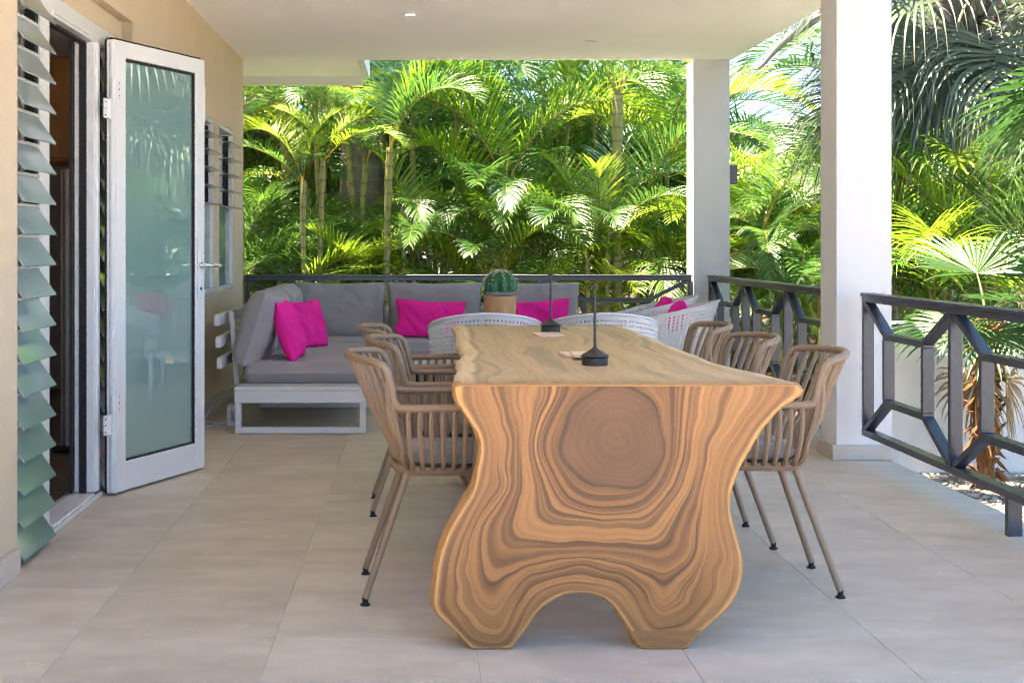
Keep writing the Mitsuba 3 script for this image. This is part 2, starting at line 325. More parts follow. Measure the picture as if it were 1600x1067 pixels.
# ceiling and roof
cl = thing('terrace_roof', 'flat white terrace ceiling under the roof slab, left part reaching further back', 'roof')
rp = sg.box(-1.66, 3.3, 2.58, 11.62).union(sg.box(-1.66, 11.0, -.51, 12.75))
m = prism(rp, .30); m.apply_translation([0, 0, 2.68])
part(cl, 'slab', m, 'mat_ceiling_paint')
part(cl, 'house_slab', box(-6, -1.662, 1.8, 12.75, 2.68, 2.98), 'mat_ceiling_paint')
part(cl, 'drip_edge', box(-1.66, -.51, 12.75, 12.83, 2.60, 2.98, .005), 'mat_white_plaster')
part(cl, 'drip_edge', box(-.508, -.45, 11.63, 12.83, 2.665, 2.98, .005), 'mat_white_plaster')

# pillars
for y, lab, h in ((3.62, None, 0), (7.63, 'near white pillar with a grey stone skirting, joining the right railing', 1), (11.6, 'far white pillar at the back corner of the terrace', 1)):
    pl = thing('pillar', lab or 'white pillar of the terrace standing nearest the camera, right of the frame', 'pillar')
    part(pl, 'shaft', box(2.26, 2.56, y, y + .30, 0.0, 2.679, .004), 'mat_white_plaster')
    part(pl, 'skirting', cat(box(2.235, 2.561, y - .018, y - .001, .001, .082, .003), box(2.238, 2.259, y - .001, y + .30, .001, .082, .003)), 'mat_stone_trim')

# downlights
for i, (x, y) in enumerate(((-.06, 9.27), (1.29, 10.5))):
    d = thing('downlight', ('lit round recessed downlight left of centre in the ceiling', 'unlit round recessed downlight to the right in the ceiling')[i], 'ceiling light')
    part(d, 'trim_ring', lathe([(.030, .004), (.034, -.004), (.046, -.004), (.048, .004)], (x, y, 2.676), 40), 'mat_white_metal', 40)
    lens = lathe([(0, 0), (.030, 0.0005)], (x, y, 2.6785), 32)
    k = part(d, 'lens', lens, 'mat_downlight_glow')
    if i == 0:
        b = mikit.ply(xf(trimesh.creation.cylinder(.024, .002, sections=32), (x, y, 2.6765)), 'mat_downlight_glow')
        b['emitter'] = {'type': 'area', 'radiance': rgb(1.6, 1.3, .9)}
        scene[k] = b

# interior room
rm = thing('room_interior', 'dim room seen through the open door', 'room')
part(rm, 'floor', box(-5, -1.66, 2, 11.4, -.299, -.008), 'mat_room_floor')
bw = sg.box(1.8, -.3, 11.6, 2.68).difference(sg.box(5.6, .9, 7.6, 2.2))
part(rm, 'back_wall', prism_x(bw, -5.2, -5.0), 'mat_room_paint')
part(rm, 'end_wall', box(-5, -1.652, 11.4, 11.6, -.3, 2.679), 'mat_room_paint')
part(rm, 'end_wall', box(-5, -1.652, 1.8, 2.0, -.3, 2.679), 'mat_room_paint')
cb = thing('wood_cabinet', 'warm wooden wall cabinet inside the room beyond the door', 'cabinet')
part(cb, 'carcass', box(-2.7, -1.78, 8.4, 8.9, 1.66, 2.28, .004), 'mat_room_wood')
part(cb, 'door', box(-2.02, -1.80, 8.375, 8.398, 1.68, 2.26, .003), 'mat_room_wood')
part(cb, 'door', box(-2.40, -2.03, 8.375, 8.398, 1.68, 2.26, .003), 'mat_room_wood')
xs = np.linspace(-2.02, -1.70, 60)
pth = np.stack([xs, 7.95 + .018 * np.sin(xs * 90) + .01 * np.sin(xs * 37)], 1)
m = prism(sg.LineString(pth).buffer(.006), 1.56); m.apply_translation([0, 0, .03])
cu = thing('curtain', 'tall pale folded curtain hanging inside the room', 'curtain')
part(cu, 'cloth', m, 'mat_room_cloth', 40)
part(cu, 'base', box(-2.06, -1.68, 7.90, 8.0, 0.0, .028, .004), 'mat_black_rubber')

# ================================================================ door frame, door leaf, louvres
df = thing('door_frame', 'white aluminium frame around the doorway and its side louvres', 'door frame')
W = 'mat_white_metal'
part(df, 'jamb', box(-1.585, -1.505, 5.60, 5.735, .03, 2.10, .004), W)
part(df, 'jamb', cat(box(-1.585, -1.490, 6.47, 6.575, .03, 2.10, .004), box(-1.57, -1.484, 6.50, 6.54, .03, 2.10, .002)), W)
part(df, 'jamb', box(-1.585, -1.505, 7.06, 7.118, .03, 2.10, .004), W)
part(df, 'jamb', box(-1.585, -1.53, 5.082, 5.10, .03, 2.10, .003), W)
part(df, 'head', cat(box(-1.585, -1.495, 5.082, 7.118, 2.10, 2.188, .004), box(-1.57, -1.488, 5.75, 6.46, 2.112, 2.126, .002)), W)
part(df, 'sill', cat(box(-1.60, -1.490, 5.736, 6.468, .001, .028, .003), box(-1.49, -1.474, 5.60, 6.56, .001, .02, .003)), W)
part(df, 'gasket', cat(box(-1.56, -1.528, 6.458, 6.469, .03, 2.095), box(-1.56, -1.528, 5.736, 6.458, 2.086, 2.098), box(-1.60, -1.589, 6.44, 6.469, .03, 2.10)), 'mat_black_rubber')

# the open leaf: local s along the leaf from the hinge, t towards the viewer
A = np.array([-1.418, 6.54]); U = np.array([.367, .930]); N2 = np.array([.930, -.367])
def leaf(m):
    v = m.vertices; m = m.copy()
    m.vertices = np.stack([A[0] + U[0] * v[:, 0] + N2[0] * v[:, 1], A[1] + U[1] * v[:, 0] + N2[1] * v[:, 1], v[:, 2]], 1)
    m.fix_normals(); return m
dl = thing('door', 'white aluminium door with a tall frosted teal glass panel, standing open', 'door')
Z0, Z1, LW = .012, 2.122, .83
part(dl, 'stile', leaf(cat(box(0, .10, -.05, 0, Z0, Z1, .003), box(.008, .026, -.001, .005, Z0, Z1 - .02, .001))), W)
part(dl, 'stile', leaf(box(.742, LW, -.05, 0, Z0, Z1, .004)), W)
part(dl, 'rail', leaf(box(.10, .742, -.05, -.0005, Z0, .148, .003)), W)
part(dl, 'rail', leaf(box(.10, .742, -.05, -.0005, 2.045, Z1, .003)), W)
part(dl, 'pane', leaf(box(.09, .75, -.032, -.022, .14, 2.05)), 'mat_frosted_glass', label='tall frosted teal glass panel')
part(dl, 'gasket', leaf(cat(box(.10, .108, -.024, -.008, .148, 2.045), box(.734, .742, -.024, -.008, .148, 2.045), box(.108, .734, -.024, -.008, .148, .156), box(.108, .734, -.024, -.008, 2.033, 2.045),
     box(.004, LW - .03, -.045, -.01, Z1, Z1 + .009), box(-.006, -.001, -.047, -.037, Z0, Z1))), 'mat_black_rubber')
part(dl, 'edge_channel', leaf(cat(box(-.008, -.0005, -.034, -.024, Z0 + .01, Z1 - .01, .001), box(-.008, -.0005, -.016, -.006, Z0 + .01, Z1 - .01, .001))), W)
part(dl, 'strike', leaf(box(LW, LW + .016, -.03, -.005, 1.80, 1.99, .003)), W)
part(dl, 'lock_plate', leaf(box(.755, .797, .0005, .009, .885, 1.19, .004)), W)
hd = spline([(.777, .008, 1.06), (.777, .035, 1.06), (.785, .05, 1.06), (.82, .052, 1.06), (.87, .052, 1.058), (.905, .05, 1.056)], 24)
part(dl, 'handle', leaf(cat(tube(hd, .0105, 12), tube([(.777, .008, 1.06), (.777, .014, 1.06)], .02, 20))), 'mat_steel', 40)
part(dl, 'keyhole', leaf(cat(tube([(.777, .0085, .94), (.777, .0115, .94)], .008, 16))), 'mat_black_rubber')
for z in (.34, 1.80):
    h = part(dl, 'hinge', leaf(cat(box(.004, .042, .0035, .008, z + .045, z + .135, .002), tube([(-.012, .004, z + .045), (-.012, .004, z + .135)], .011, 14),
             tube([(-.034, -.004, z - .05), (-.034, -.004, z + .042)], .011, 14), box(-.078, -.036, -.006, -.001, z - .05, z + .042, .002))), W)
    part(h, 'screw', leaf(cat(*[tube([(.032, .007, z + q), (.032, .009, z + q)], .004, 8) for q in (.06, .09, .12)], *[tube([(-.066, -.001, z + q), (-.066, .001, z + q)], .004, 8) for q in (-.035, -.005, .025)])), 'mat_black_rubber')

def blade(y0, y1, X, Z, width=.13, ang=55.0, th=.006):
    """one louvre, its lower outer edge at (X, Z)"""
    a = math.radians(ang); d = np.array([-math.cos(a), math.sin(a)]); nn = np.array([math.sin(a), math.cos(a)])
    P = []
    for s in (0.0, width):
        for t in (0, -th):
            e = .0012 if t else 0
            q = np.array([X, Z]) + d * s + nn * t
            for y in (y0, y1): P.append((q[0], y, q[1]))
    return trimesh.Trimesh(P, []).convex_hull
def louvres(name, label, y0, y1, X, z0, pitch, n, angs, group=None):
    L = thing(name, label, 'louvre window', group)
    for i in range(n):
        ang, wd = angs(i)
        part(L, 'blade', blade(y0, y1, X(i), z0 + pitch * i, wd, ang), 'mat_louvre_glass')
    return L
L1 = louvres('louvre_window', 'tall louvre window of tilted frosted glass blades between the near wall and the doorway', 5.09, 5.535, lambda i: -1.425, .03, .118, 18, lambda i: (55, .13))
a = math.radians(55)
for i in range(18):
    z = .03 + .118 * i
    part(L1, 'clip_bar', beam((-1.425 - .13 * math.cos(a), 5.10, z + .13 * math.sin(a) + .004), (-1.425 - .13 * math.cos(a), 5.56, z + .13 * math.sin(a) + .004), .016, .012), W)
part(L1, 'channel', cat(box(-1.56, -1.515, 5.56, 5.60, .03, 2.10, .003)), 'mat_black_rubber')
part(L1, 'screen_frame', cat(box(-1.60, -1.585, 5.44, 5.60, .03, 2.10, .002), box(-1.60, -1.585, 5.10, 5.13, .03, 2.10, .002)), W)
part(L1, 'screen', box(-1.596, -1.592, 5.13, 5.44, .03, 2.10), 'mat_dark_screen')
L2 = louvres('louvre_window', 'narrow louvre window behind the open door', 6.60, 7.05, lambda i: -1.475, .03, .118, 18, lambda i: (60, .125))
part(L2, 'screen', box(-1.60, -1.592, 6.58, 7.06, .03, 2.10), 'mat_dark_screen')
for k, (y0, y1) in enumerate(((9.16, 9.95), (10.19, 10.98))):
    lab = ('small louvre window partly hidden behind the door edge', 'small louvre window by the end of the house wall, upper blades open')[k]
    L = louvres('louvre_window', lab, y0 + .035, y1 - .035, lambda i: -1.478 if i < 5 else -1.372, .852, .1175, 10, lambda i: (88, .122) if i < 5 else (3, .12))
    part(L, 'frame', cat(box(-1.58, -1.452, y0 + .001, y0 + .03, .855, 2.01, .003), box(-1.58, -1.452, y1 - .03, y1 - .001, .855, 2.01, .003), box(-1.58, -1.447, y0 + .001, y1 - .001, .826, .853, .003), box(-1.58, -1.452, y0 + .001, y1 - .001, 2.012, 2.043, .003)), W)
    part(L, 'channel', cat(box(-1.53, -1.485, y0 + .031, y0 + .036, .86, 2.0), box(-1.53, -1.485, y1 - .036, y1 - .031, .86, 2.0)), 'mat_black_rubber')
    part(L, 'backing', cat(box(-1.64, -1.63, y0 + .001, (y0 + y1) / 2, .83, 2.04)), 'mat_dark_screen')
    part(L, 'inner_blind', cat(box(-1.64, -1.63, (y0 + y1) / 2, y1 - .001, .83, 2.04)), 'mat_white_plastic')

# ================================================================ railings
def railing(label, a, b, n, feet=()):
    """a, b: plan points; n panels"""
    R = thing('railing', label, 'railing')
    a, b = np.array([*a, 0.0]), np.array([*b, 0.0]); Lr = np.linalg.norm(b - a); t = (b - a) / Lr
    s = np.array([-t[1], t[0], 0]); at = lambda u, z: a + t * u + [0, 0, z]
    M = 'mat_rail_metal'; wd = .06; h = .033
    part(R, 'cap', beam(at(0, .90), at(Lr, .90), .074, .020, s, .003), M)
    part(R, 'top_rail', beam(at(0, .876), at(Lr, .876), wd, .0275, s), M)
    part(R, 'bottom_rail', beam(at(0, .168), at(Lr, .168), wd, h, s), M)
    p = Lr / n; ins = .344 * p / 1.24
    for k in range(n + 1):
        u = min(max(k * p, .015), Lr - .015)
        part(R, 'post', beam(at(u, .185), at(u, .862), wd - .003, .03, s), M)
    for k in range(n):
        u0, u1 = k * p + ins, (k + 1) * p - ins
        for z in (.360, .698): part(R, 'mid_rail', beam(at(u0 - .012, z), at(u1 + .012, z), wd - .006, h, s), M)
        for u in (u0, u1): part(R, 'upright', beam(at(u, .377), at(u, .681), wd - .004, .028, s), M)
        for uu, ue in ((u0, k * p + .03), (u1, (k + 1) * p - .03)):
            part(R, 'diagonal', beam(at(uu, .704), at(ue, .858), wd - .008, .028, s), M)
            part(R, 'diagonal', beam(at(uu, .354), at(ue, .188), wd - .008, .028, s), M)
    for u in feet: part(R, 'foot', beam(at(u, -.002), at(u, .151), wd, .03, s), M)
    return R
railing('dark grey metal railing on the right in front of the near pillar', (2.39, 7.515), (2.39, 3.80), 3, (1.855, 3.1))
railing('dark grey metal railing between the near pillar and the far pillar', (2.39, 11.50), (2.39, 7.94), 3, (1.8,))
railing('dark grey metal railing along the back of the terrace behind the sofa', (-1.44, 11.66), (2.25, 11.66), 3, (1.2, 2.4))
sc = thing('wall_light', 'small dark grey outdoor wall light on the far pillar', 'wall light')
part(sc, 'housing', box(2.575, 2.64, 11.68, 11.80, 1.66, 1.82, .004), 'mat_rail_metal')
part(sc, 'bracket', box(2.561, 2.575, 11.70, 11.78, 1.68, 1.80, .003), 'mat_rail_metal')

# ================================================================ dining table
D0 = 4.08
Z5 = [(92,236),(103,285),(130,330),(165,385),(174,430),(165,490),(148,560),(110,622),(72,690),(46,770),(35,850),(33,905),(50,938),(90,975),(128,1015),(150,1036),(178,1041),(255,1041),(275,1030),(292,1005),(312,980),(350,924),(395,888),(440,869),(500,866),(545,880),(582,910),(612,955),(632,985),(655,1020),(680,1035),(790,1035),(812,1020),(842,990),(900,940),(940,895),(964,850),(973,780),(962,720),(942,650),(932,600),(940,555),(960,500),(985,450),(1020,390),(1047,352),(1092,305),(1140,272),(1157,254),(1153,238)]
def px(x, y, d): return ((x - 655) * d / FOC, CAM_H - (y - 378) * d / FOC)
out = np.array([px(660 + x / 1.9403, 480 + y / 1.9403, D0) for x, y in Z5])
out[:, 1] = np.maximum(out[:, 1], 0.0)
TOP = .768
side = spline(np.vstack([out]), 260)
side[:, 1] = np.clip(side[:, 1], 0.0, TOP)
side[0, 1] = side[-1, 1] = TOP - .012
poly = sg.Polygon(np.vstack([side, [[side[-1, 0] - .012, TOP], [side[0, 0] + .012, TOP]]])).buffer(0)
KC, KR = np.array([.563, .612]), np.array([.150, .151])
PITH = np.array([.593, .612])
def knot_r(X, Z): return (np.abs((X - KC[0]) / KR[0])**2.25 + np.abs((Z - KC[1]) / KR[1])**2.25)**(1 / 2.25) * (1 + .05 * np.sin(3 * np.arctan2(Z - KC[1], X - KC[0]) + .7) + .025 * np.sin(7 * np.arctan2(Z - KC[1], X - KC[0])))
# growth rings: a potential that is 0 on the knot and 1 on the live edge
hstep = .005
gx, gz = np.arange(-.03, 1.18, hstep), np.arange(-.02, TOP, hstep)
GX, GZ = np.meshgrid(gx, gz, indexing='ij')
ins = shapely.contains_xy(poly, GX, GZ); kn = knot_r(GX, GZ) < 1
idx = -np.ones(GX.shape, int); free = ins & ~kn; idx[free] = np.arange(free.sum())
I, J = np.nonzero(free); rows, colsx, vals = [], [], []; rhs = np.zeros(len(I)); diag = np.zeros(len(I))
for di, dj in ((1, 0), (-1, 0), (0, 1), (0, -1)):
    a, b = I + di, J + dj
    inside = (b < len(gz)) & (b >= 0) & (a >= 0) & (a < len(gx))
    aa, bb = np.clip(a, 0, len(gx) - 1), np.clip(b, 0, len(gz) - 1)
    fr = inside & free[aa, bb]; kk = inside & kn[aa, bb]
    atop = (GZ[I, J] > TOP - 2.2 * hstep) & (dj == 1)
    ed = ~fr & ~kk & ~atop
    diag += fr | kk | ed
    rhs += ed
    rows.append(np.nonzero(fr)[0]); colsx.append(idx[aa, bb][fr]); vals.append(-np.ones(fr.sum()))
n_ = len(I); rows.append(np.arange(n_)); colsx.append(np.arange(n_)); vals.append(np.maximum(diag, 1e-9) + 2e-4)
sol = spsolve(sparse.csr_matrix((np.concatenate(vals), (np.concatenate(rows), np.concatenate(colsx))), (n_, n_)).tocsc(), rhs + 0e-4)
PHI = np.ones(GX.shape); PHI[kn] = 0; PHI[free] = sol
from scipy.ndimage import map_coordinates, gaussian_filter
from scipy.ndimage import distance_transform_edt
solid = ins.copy(); solid = np.concatenate([solid, np.repeat(solid[:, -1:], 60, 1)], 1)
de = distance_transform_edt(solid)[:, :GZ.shape[1]] * hstep; dk = distance_transform_edt(~kn) * hstep
dk2 = .17 * (1 - np.exp(-dk / .17))
PH2 = np.where(ins & ~kn, .22 * PHI + .78 * dk2 / (dk2 + 1.25 * de + 1e-6), PHI)
wE = np.clip(de / .035, 0, 1); wK = np.clip(dk / .03, 0, 1); ww_ = wE * wK
soft = gaussian_filter(np.where(ins | kn, PH2, 1.0), 7.0)
PHI = np.where(ins & ~kn, soft * ww_ + gaussian_filter(PH2, 1.2) * (1 - ww_), PH2)
PHI = np.where(ins | kn, gaussian_filter(PHI, 1.5), 1.0)
FREE = np.clip(np.minimum(de, dk) / .09, 0, 1)
def ring_uv(P):
    X, Z = P[:, 0], P[:, 1]
    fr_ = map_coordinates(FREE, [(X - gx[0]) / hstep, (Z - gz[0]) / hstep], order=1, mode='nearest')
    q3 = np.stack([X, Z, X * 0], 1); w1 = (fb(q3, 4.2, 3, 31) * .09 + fb(q3, 11, 2, 33) * .02) * fr_; w2 = (fb(q3, 4.2, 3, 47) * .09 + fb(q3, 11, 2, 49) * .02) * fr_
    X_, Z_ = X, Z; X, Z = X + w1, np.minimum(Z + w2, TOP - .006)
    u = map_coordinates(PHI, [(X - gx[0]) / hstep, (Z - gz[0]) / hstep], order=1, mode='nearest'); X, Z = X_, Z_
    r = knot_r(X, Z)
    d = np.hypot(X - PITH[0], Z - PITH[1]); th = np.arctan2(Z - PITH[1], X - PITH[0])
    k = np.maximum(r, d / .19)
    w4 = np.clip(r, 0, 1)**3
    u = np.where(r < 1, (r * .6 + .4 * np.minimum(d / .15, 1)) * (1 - w4) + r * w4 - 1, np.maximum(u, np.minimum((r - 1) * .4, .02)))
    return np.stack([u, (th / (2 * np.pi)) % 1.0], 1)
def end_panel(d_front, thick, flip):
    """the end slab: a fine front face, a worn live edge that bulges a little, and a plain back"""
    inner = poly.buffer(-.006)
    b = np.array(inner.exterior.segmentize(.006).coords)[:-1]
    X, Z = np.meshgrid(np.arange(-.02, 1.17, .0065), np.arange(0, TOP, .0065), indexing='ij')
    q = np.stack([X.ravel(), Z.ravel()], 1); q = q[shapely.contains_xy(inner.buffer(-.003), q[:, 0], q[:, 1])]
    P = np.vstack([b, q]); tri = Delaunay(P).simplices
    c = P[tri].mean(1); tri = tri[shapely.contains_xy(inner, c[:, 0], c[:, 1])]
    bump_ = fb(np.stack([P[:, 0], P[:, 1], P[:, 0] * 0], 1), 3, 2, 4) * .006
    V = np.stack([P[:, 0], d_front + bump_ * 0, P[:, 1]], 1)
    a_ = V[tri]; nrm = np.cross(a_[:, 1] - a_[:, 0], a_[:, 2] - a_[:, 0]); fl_ = nrm[:, 1] > 0
    tri[fl_] = tri[fl_][:, ::-1]
    front = trimesh.Trimesh(V, tri, process=False); uvs = ring_uv(P)
    # rim
    nb = len(b); tang = np.roll(b, -1, 0) - np.roll(b, 1, 0); nor = np.stack([tang[:, 1], -tang[:, 0]], 1); nor /= np.linalg.norm(nor, axis=1, keepdims=True)
    if sg.Polygon(b).exterior.is_ccw is False: nor = -nor
    lum = fb(np.stack([b[:, 0] * 1.0, b[:, 1], b[:, 0] * 0], 1), 14, 3, 9)
    rings = []
    for o, dd in ((0, 0), (.0035, .0015), (.006, .006), (.011, .03), (.013, .06), (.010, .10), (.002, thick)):
        q = b + nor * (o * (1 + 1.2 * lum[:, None] * (dd > .005)))
        q[:, 1] = np.clip(q[:, 1], 0.0, TOP - .0005 - (.004 if dd == 0 else 0))
        rings.append(np.stack([q[:, 0], np.full(nb, d_front + dd), q[:, 1]], 1))
    RV = np.vstack(rings); f = []
    i = np.arange(nb); j = (i + 1) % nb
    for k in range(len(rings) - 1):
        f += [np.stack([k * nb + i, k * nb + j, (k + 1) * nb + j], 1), np.stack([k * nb + i, (k + 1) * nb + j, (k + 1) * nb + i], 1)]
    rim = trimesh.Trimesh(RV, np.vstack(f), process=False)
    back = prism(inner, .002); v = back.vertices; back.vertices = np.stack([v[:, 0], d_front + thick - .001 + v[:, 2], v[:, 1]], 1)
    back.fix_normals()
    return front, uvs, rim, back
tb = thing('dining_table', 'massive live-edge wooden slab table with a curved trunk-section end', 'table')
fr, uvs, rim, back = end_panel(D0, .14, False)
e1 = part(tb, 'end_panel', fr, 'mat_end_grain', True, label='front end panel showing swirling growth rings around a large round knot', uv=uvs)
part(e1, 'live_edge', rim, 'mat_side_wood', 50)
part(e1, 'back_face', back, 'mat_side_wood')
def far(m):
    m = m.copy(); v = m.vertices.copy(); v[:, 0] = .195 + (v[:, 0] - .104) * .775; v[:, 1] += 2.70; v[:, 2] *= .99; m.vertices = v
    return m
e2 = part(tb, 'end_panel', far(fr), 'mat_end_grain', True, uv=uvs)
part(e2, 'live_edge', far(rim), 'mat_side_wood', 50)
part(e2, 'back_face', far(back), 'mat_side_wood')
# top slab
YL = [(4.09, .104), (4.3, .108), (4.6, .117), (4.98, .129), (5.2, .148), (5.43, .158), (5.7, .150), (6.0, .152), (6.38, .160), (6.7, .166), (6.96, .160)]
YR = [(4.09, 1.112), (4.25, 1.105), (4.42, 1.085), (4.58, 1.05), (4.8, 1.020), (5.2, 1.018), (5.6, 1.004), (6.1, 1.012), (6.5, 1.006), (6.96, 1.0)]
ys = np.linspace(4.083, 6.96, 120)
xl = np.interp(ys, *zip(*YL)); xr = np.interp(ys, *zip(*YR))
xl += .010 * fb(np.stack([ys, ys * 0, ys * 0], 1), 7, 3, 2) * 2; xr += .007 * fb(np.stack([ys, ys * 0 + 5, ys * 0], 1), 6, 3, 3) * 2
prof = []   # ring of the cross-section for every y
NX = 60
rows_v, rows_uv = [], []
for y, a, b in zip(ys, xl, xr):
    wob = fb(np.array([[y, 0, 0]]), 9, 3, 6)[0]; wob2 = fb(np.array([[y, 7, 0]]), 9, 3, 6)[0]
    u = np.linspace(0, 1, NX)
    X = a + .016 + .02 * wob + (b - a - .032) * u
    front_drop = .010 * np.clip(1 - (y - 4.083) / .014, 0, 1)**2
    top = np.stack([X, np.full(NX, y), np.full(NX, TOP - front_drop)], 1)
    ub = .03 + 1.15 * max(b - 1.0, 0) ; ua = .06
    L = [(a + .006 + .006 * wob, TOP - .008), (a, TOP - .022), (a + .3 * ua + .012 * wob2, TOP - .05), (a + ua + .015 * wob, TOP - .082)]
    R = [(b - ub + .015 * wob, TOP - .082), (b - .42 * ub + .01 * wob2, TOP - .05), (b, TOP - .022), (b - .006, TOP - .008)]
    ring = np.vstack([top, [(x, y, z - front_drop) for x, z in R[::-1]], [(x, y, z - front_drop) for x, z in L[::-1]]])
    rows_v.append(ring)
    rows_uv.append(np.stack([ring[:, 0] - a, b - ring[:, 0]], 1))
RV = np.array(rows_v); m_, k_ = RV.shape[:2]
i, j = np.meshgrid(np.arange(m_ - 1), np.arange(k_), indexing='ij'); j2 = (j + 1) % k_
q = np.stack([i * k_ + j, (i + 1) * k_ + j, (i + 1) * k_ + j2, i * k_ + j2], -1).reshape(-1, 4)
F = np.vstack([q[:, [0, 2, 1]], q[:, [0, 3, 2]]])
capf = []
for base, s in ((0, 1), ((m_ - 1) * k_, -1)):
    for t_ in range(1, k_ - 1): capf.append((base, base + t_, base + t_ + 1)[::s])
sl = trimesh.Trimesh(RV.reshape(-1, 3), np.vstack([F, capf]), process=False)
part(tb, 'top', sl, 'mat_top_grain', True, label='weathered greyish table top with a pale sapwood edge', uv=np.vstack(rows_uv))

# table lamps and boards on it
def lamp(label, x, y):
    l = thing('table_lamp', label, 'table lamp')
    def lathe(pf, at, n): return globals()['lathe'](np.array(pf) * ([1.1, 1.1] if max(q[1] for q in pf) < .06 else [1.0, 1.0]), at, n)
    B = 'mat_lamp_black'
    part(l, 'base', lathe([(0, 0), (.0385, 0), (.040, .002), (.040, .022), (.038, .024), (0, .024)], (x, y, TOP + .0005), 40), B, 35)
    part(l, 'cone', lathe([(0, .0245), (.0415, .0245), (.0445, .027), (.043, .029), (.009, .050), (.006, .054), (0, .054)], (x, y, TOP + .0005), 40), B, 35)
    part(l, 'stem', lathe([(0, .052), (.0048, .052), (.0044, .12), (.0044, .262), (0, .262)], (x, y, TOP), 16), B, 35)
    part(l, 'finial', lathe([(0, .258), (.0135, .258), (.0138, .260), (.0006, .277), (0, .2775)], (x, y, TOP), 24), B, 35)
lamp('black table lamp with a thin stem, the nearer of the two on the table', .589, 4.72)
lamp('black table lamp with a thin stem, the farther of the two on the table', .603, 6.46)
for lab, x, y, rz, dz in (('small pale wooden board lying in front of the far lamp', .568, 6.20, 4, 0), ('small pale wooden board under another, left of the near lamp', .575, 5.10, 3, 0), ('small pale wooden board lying on another, left of the near lamp', .600, 5.00, -3, .0085)):
    b = sg.box(-.058, -.095, .058, .095).buffer(-.004).buffer(.004)
    m = prism(b, .008)
    single('serving_board', xf(m, (x, y, TOP + .0008 + dz), rz), 'mat_board_wood', lab, 'wooden board')

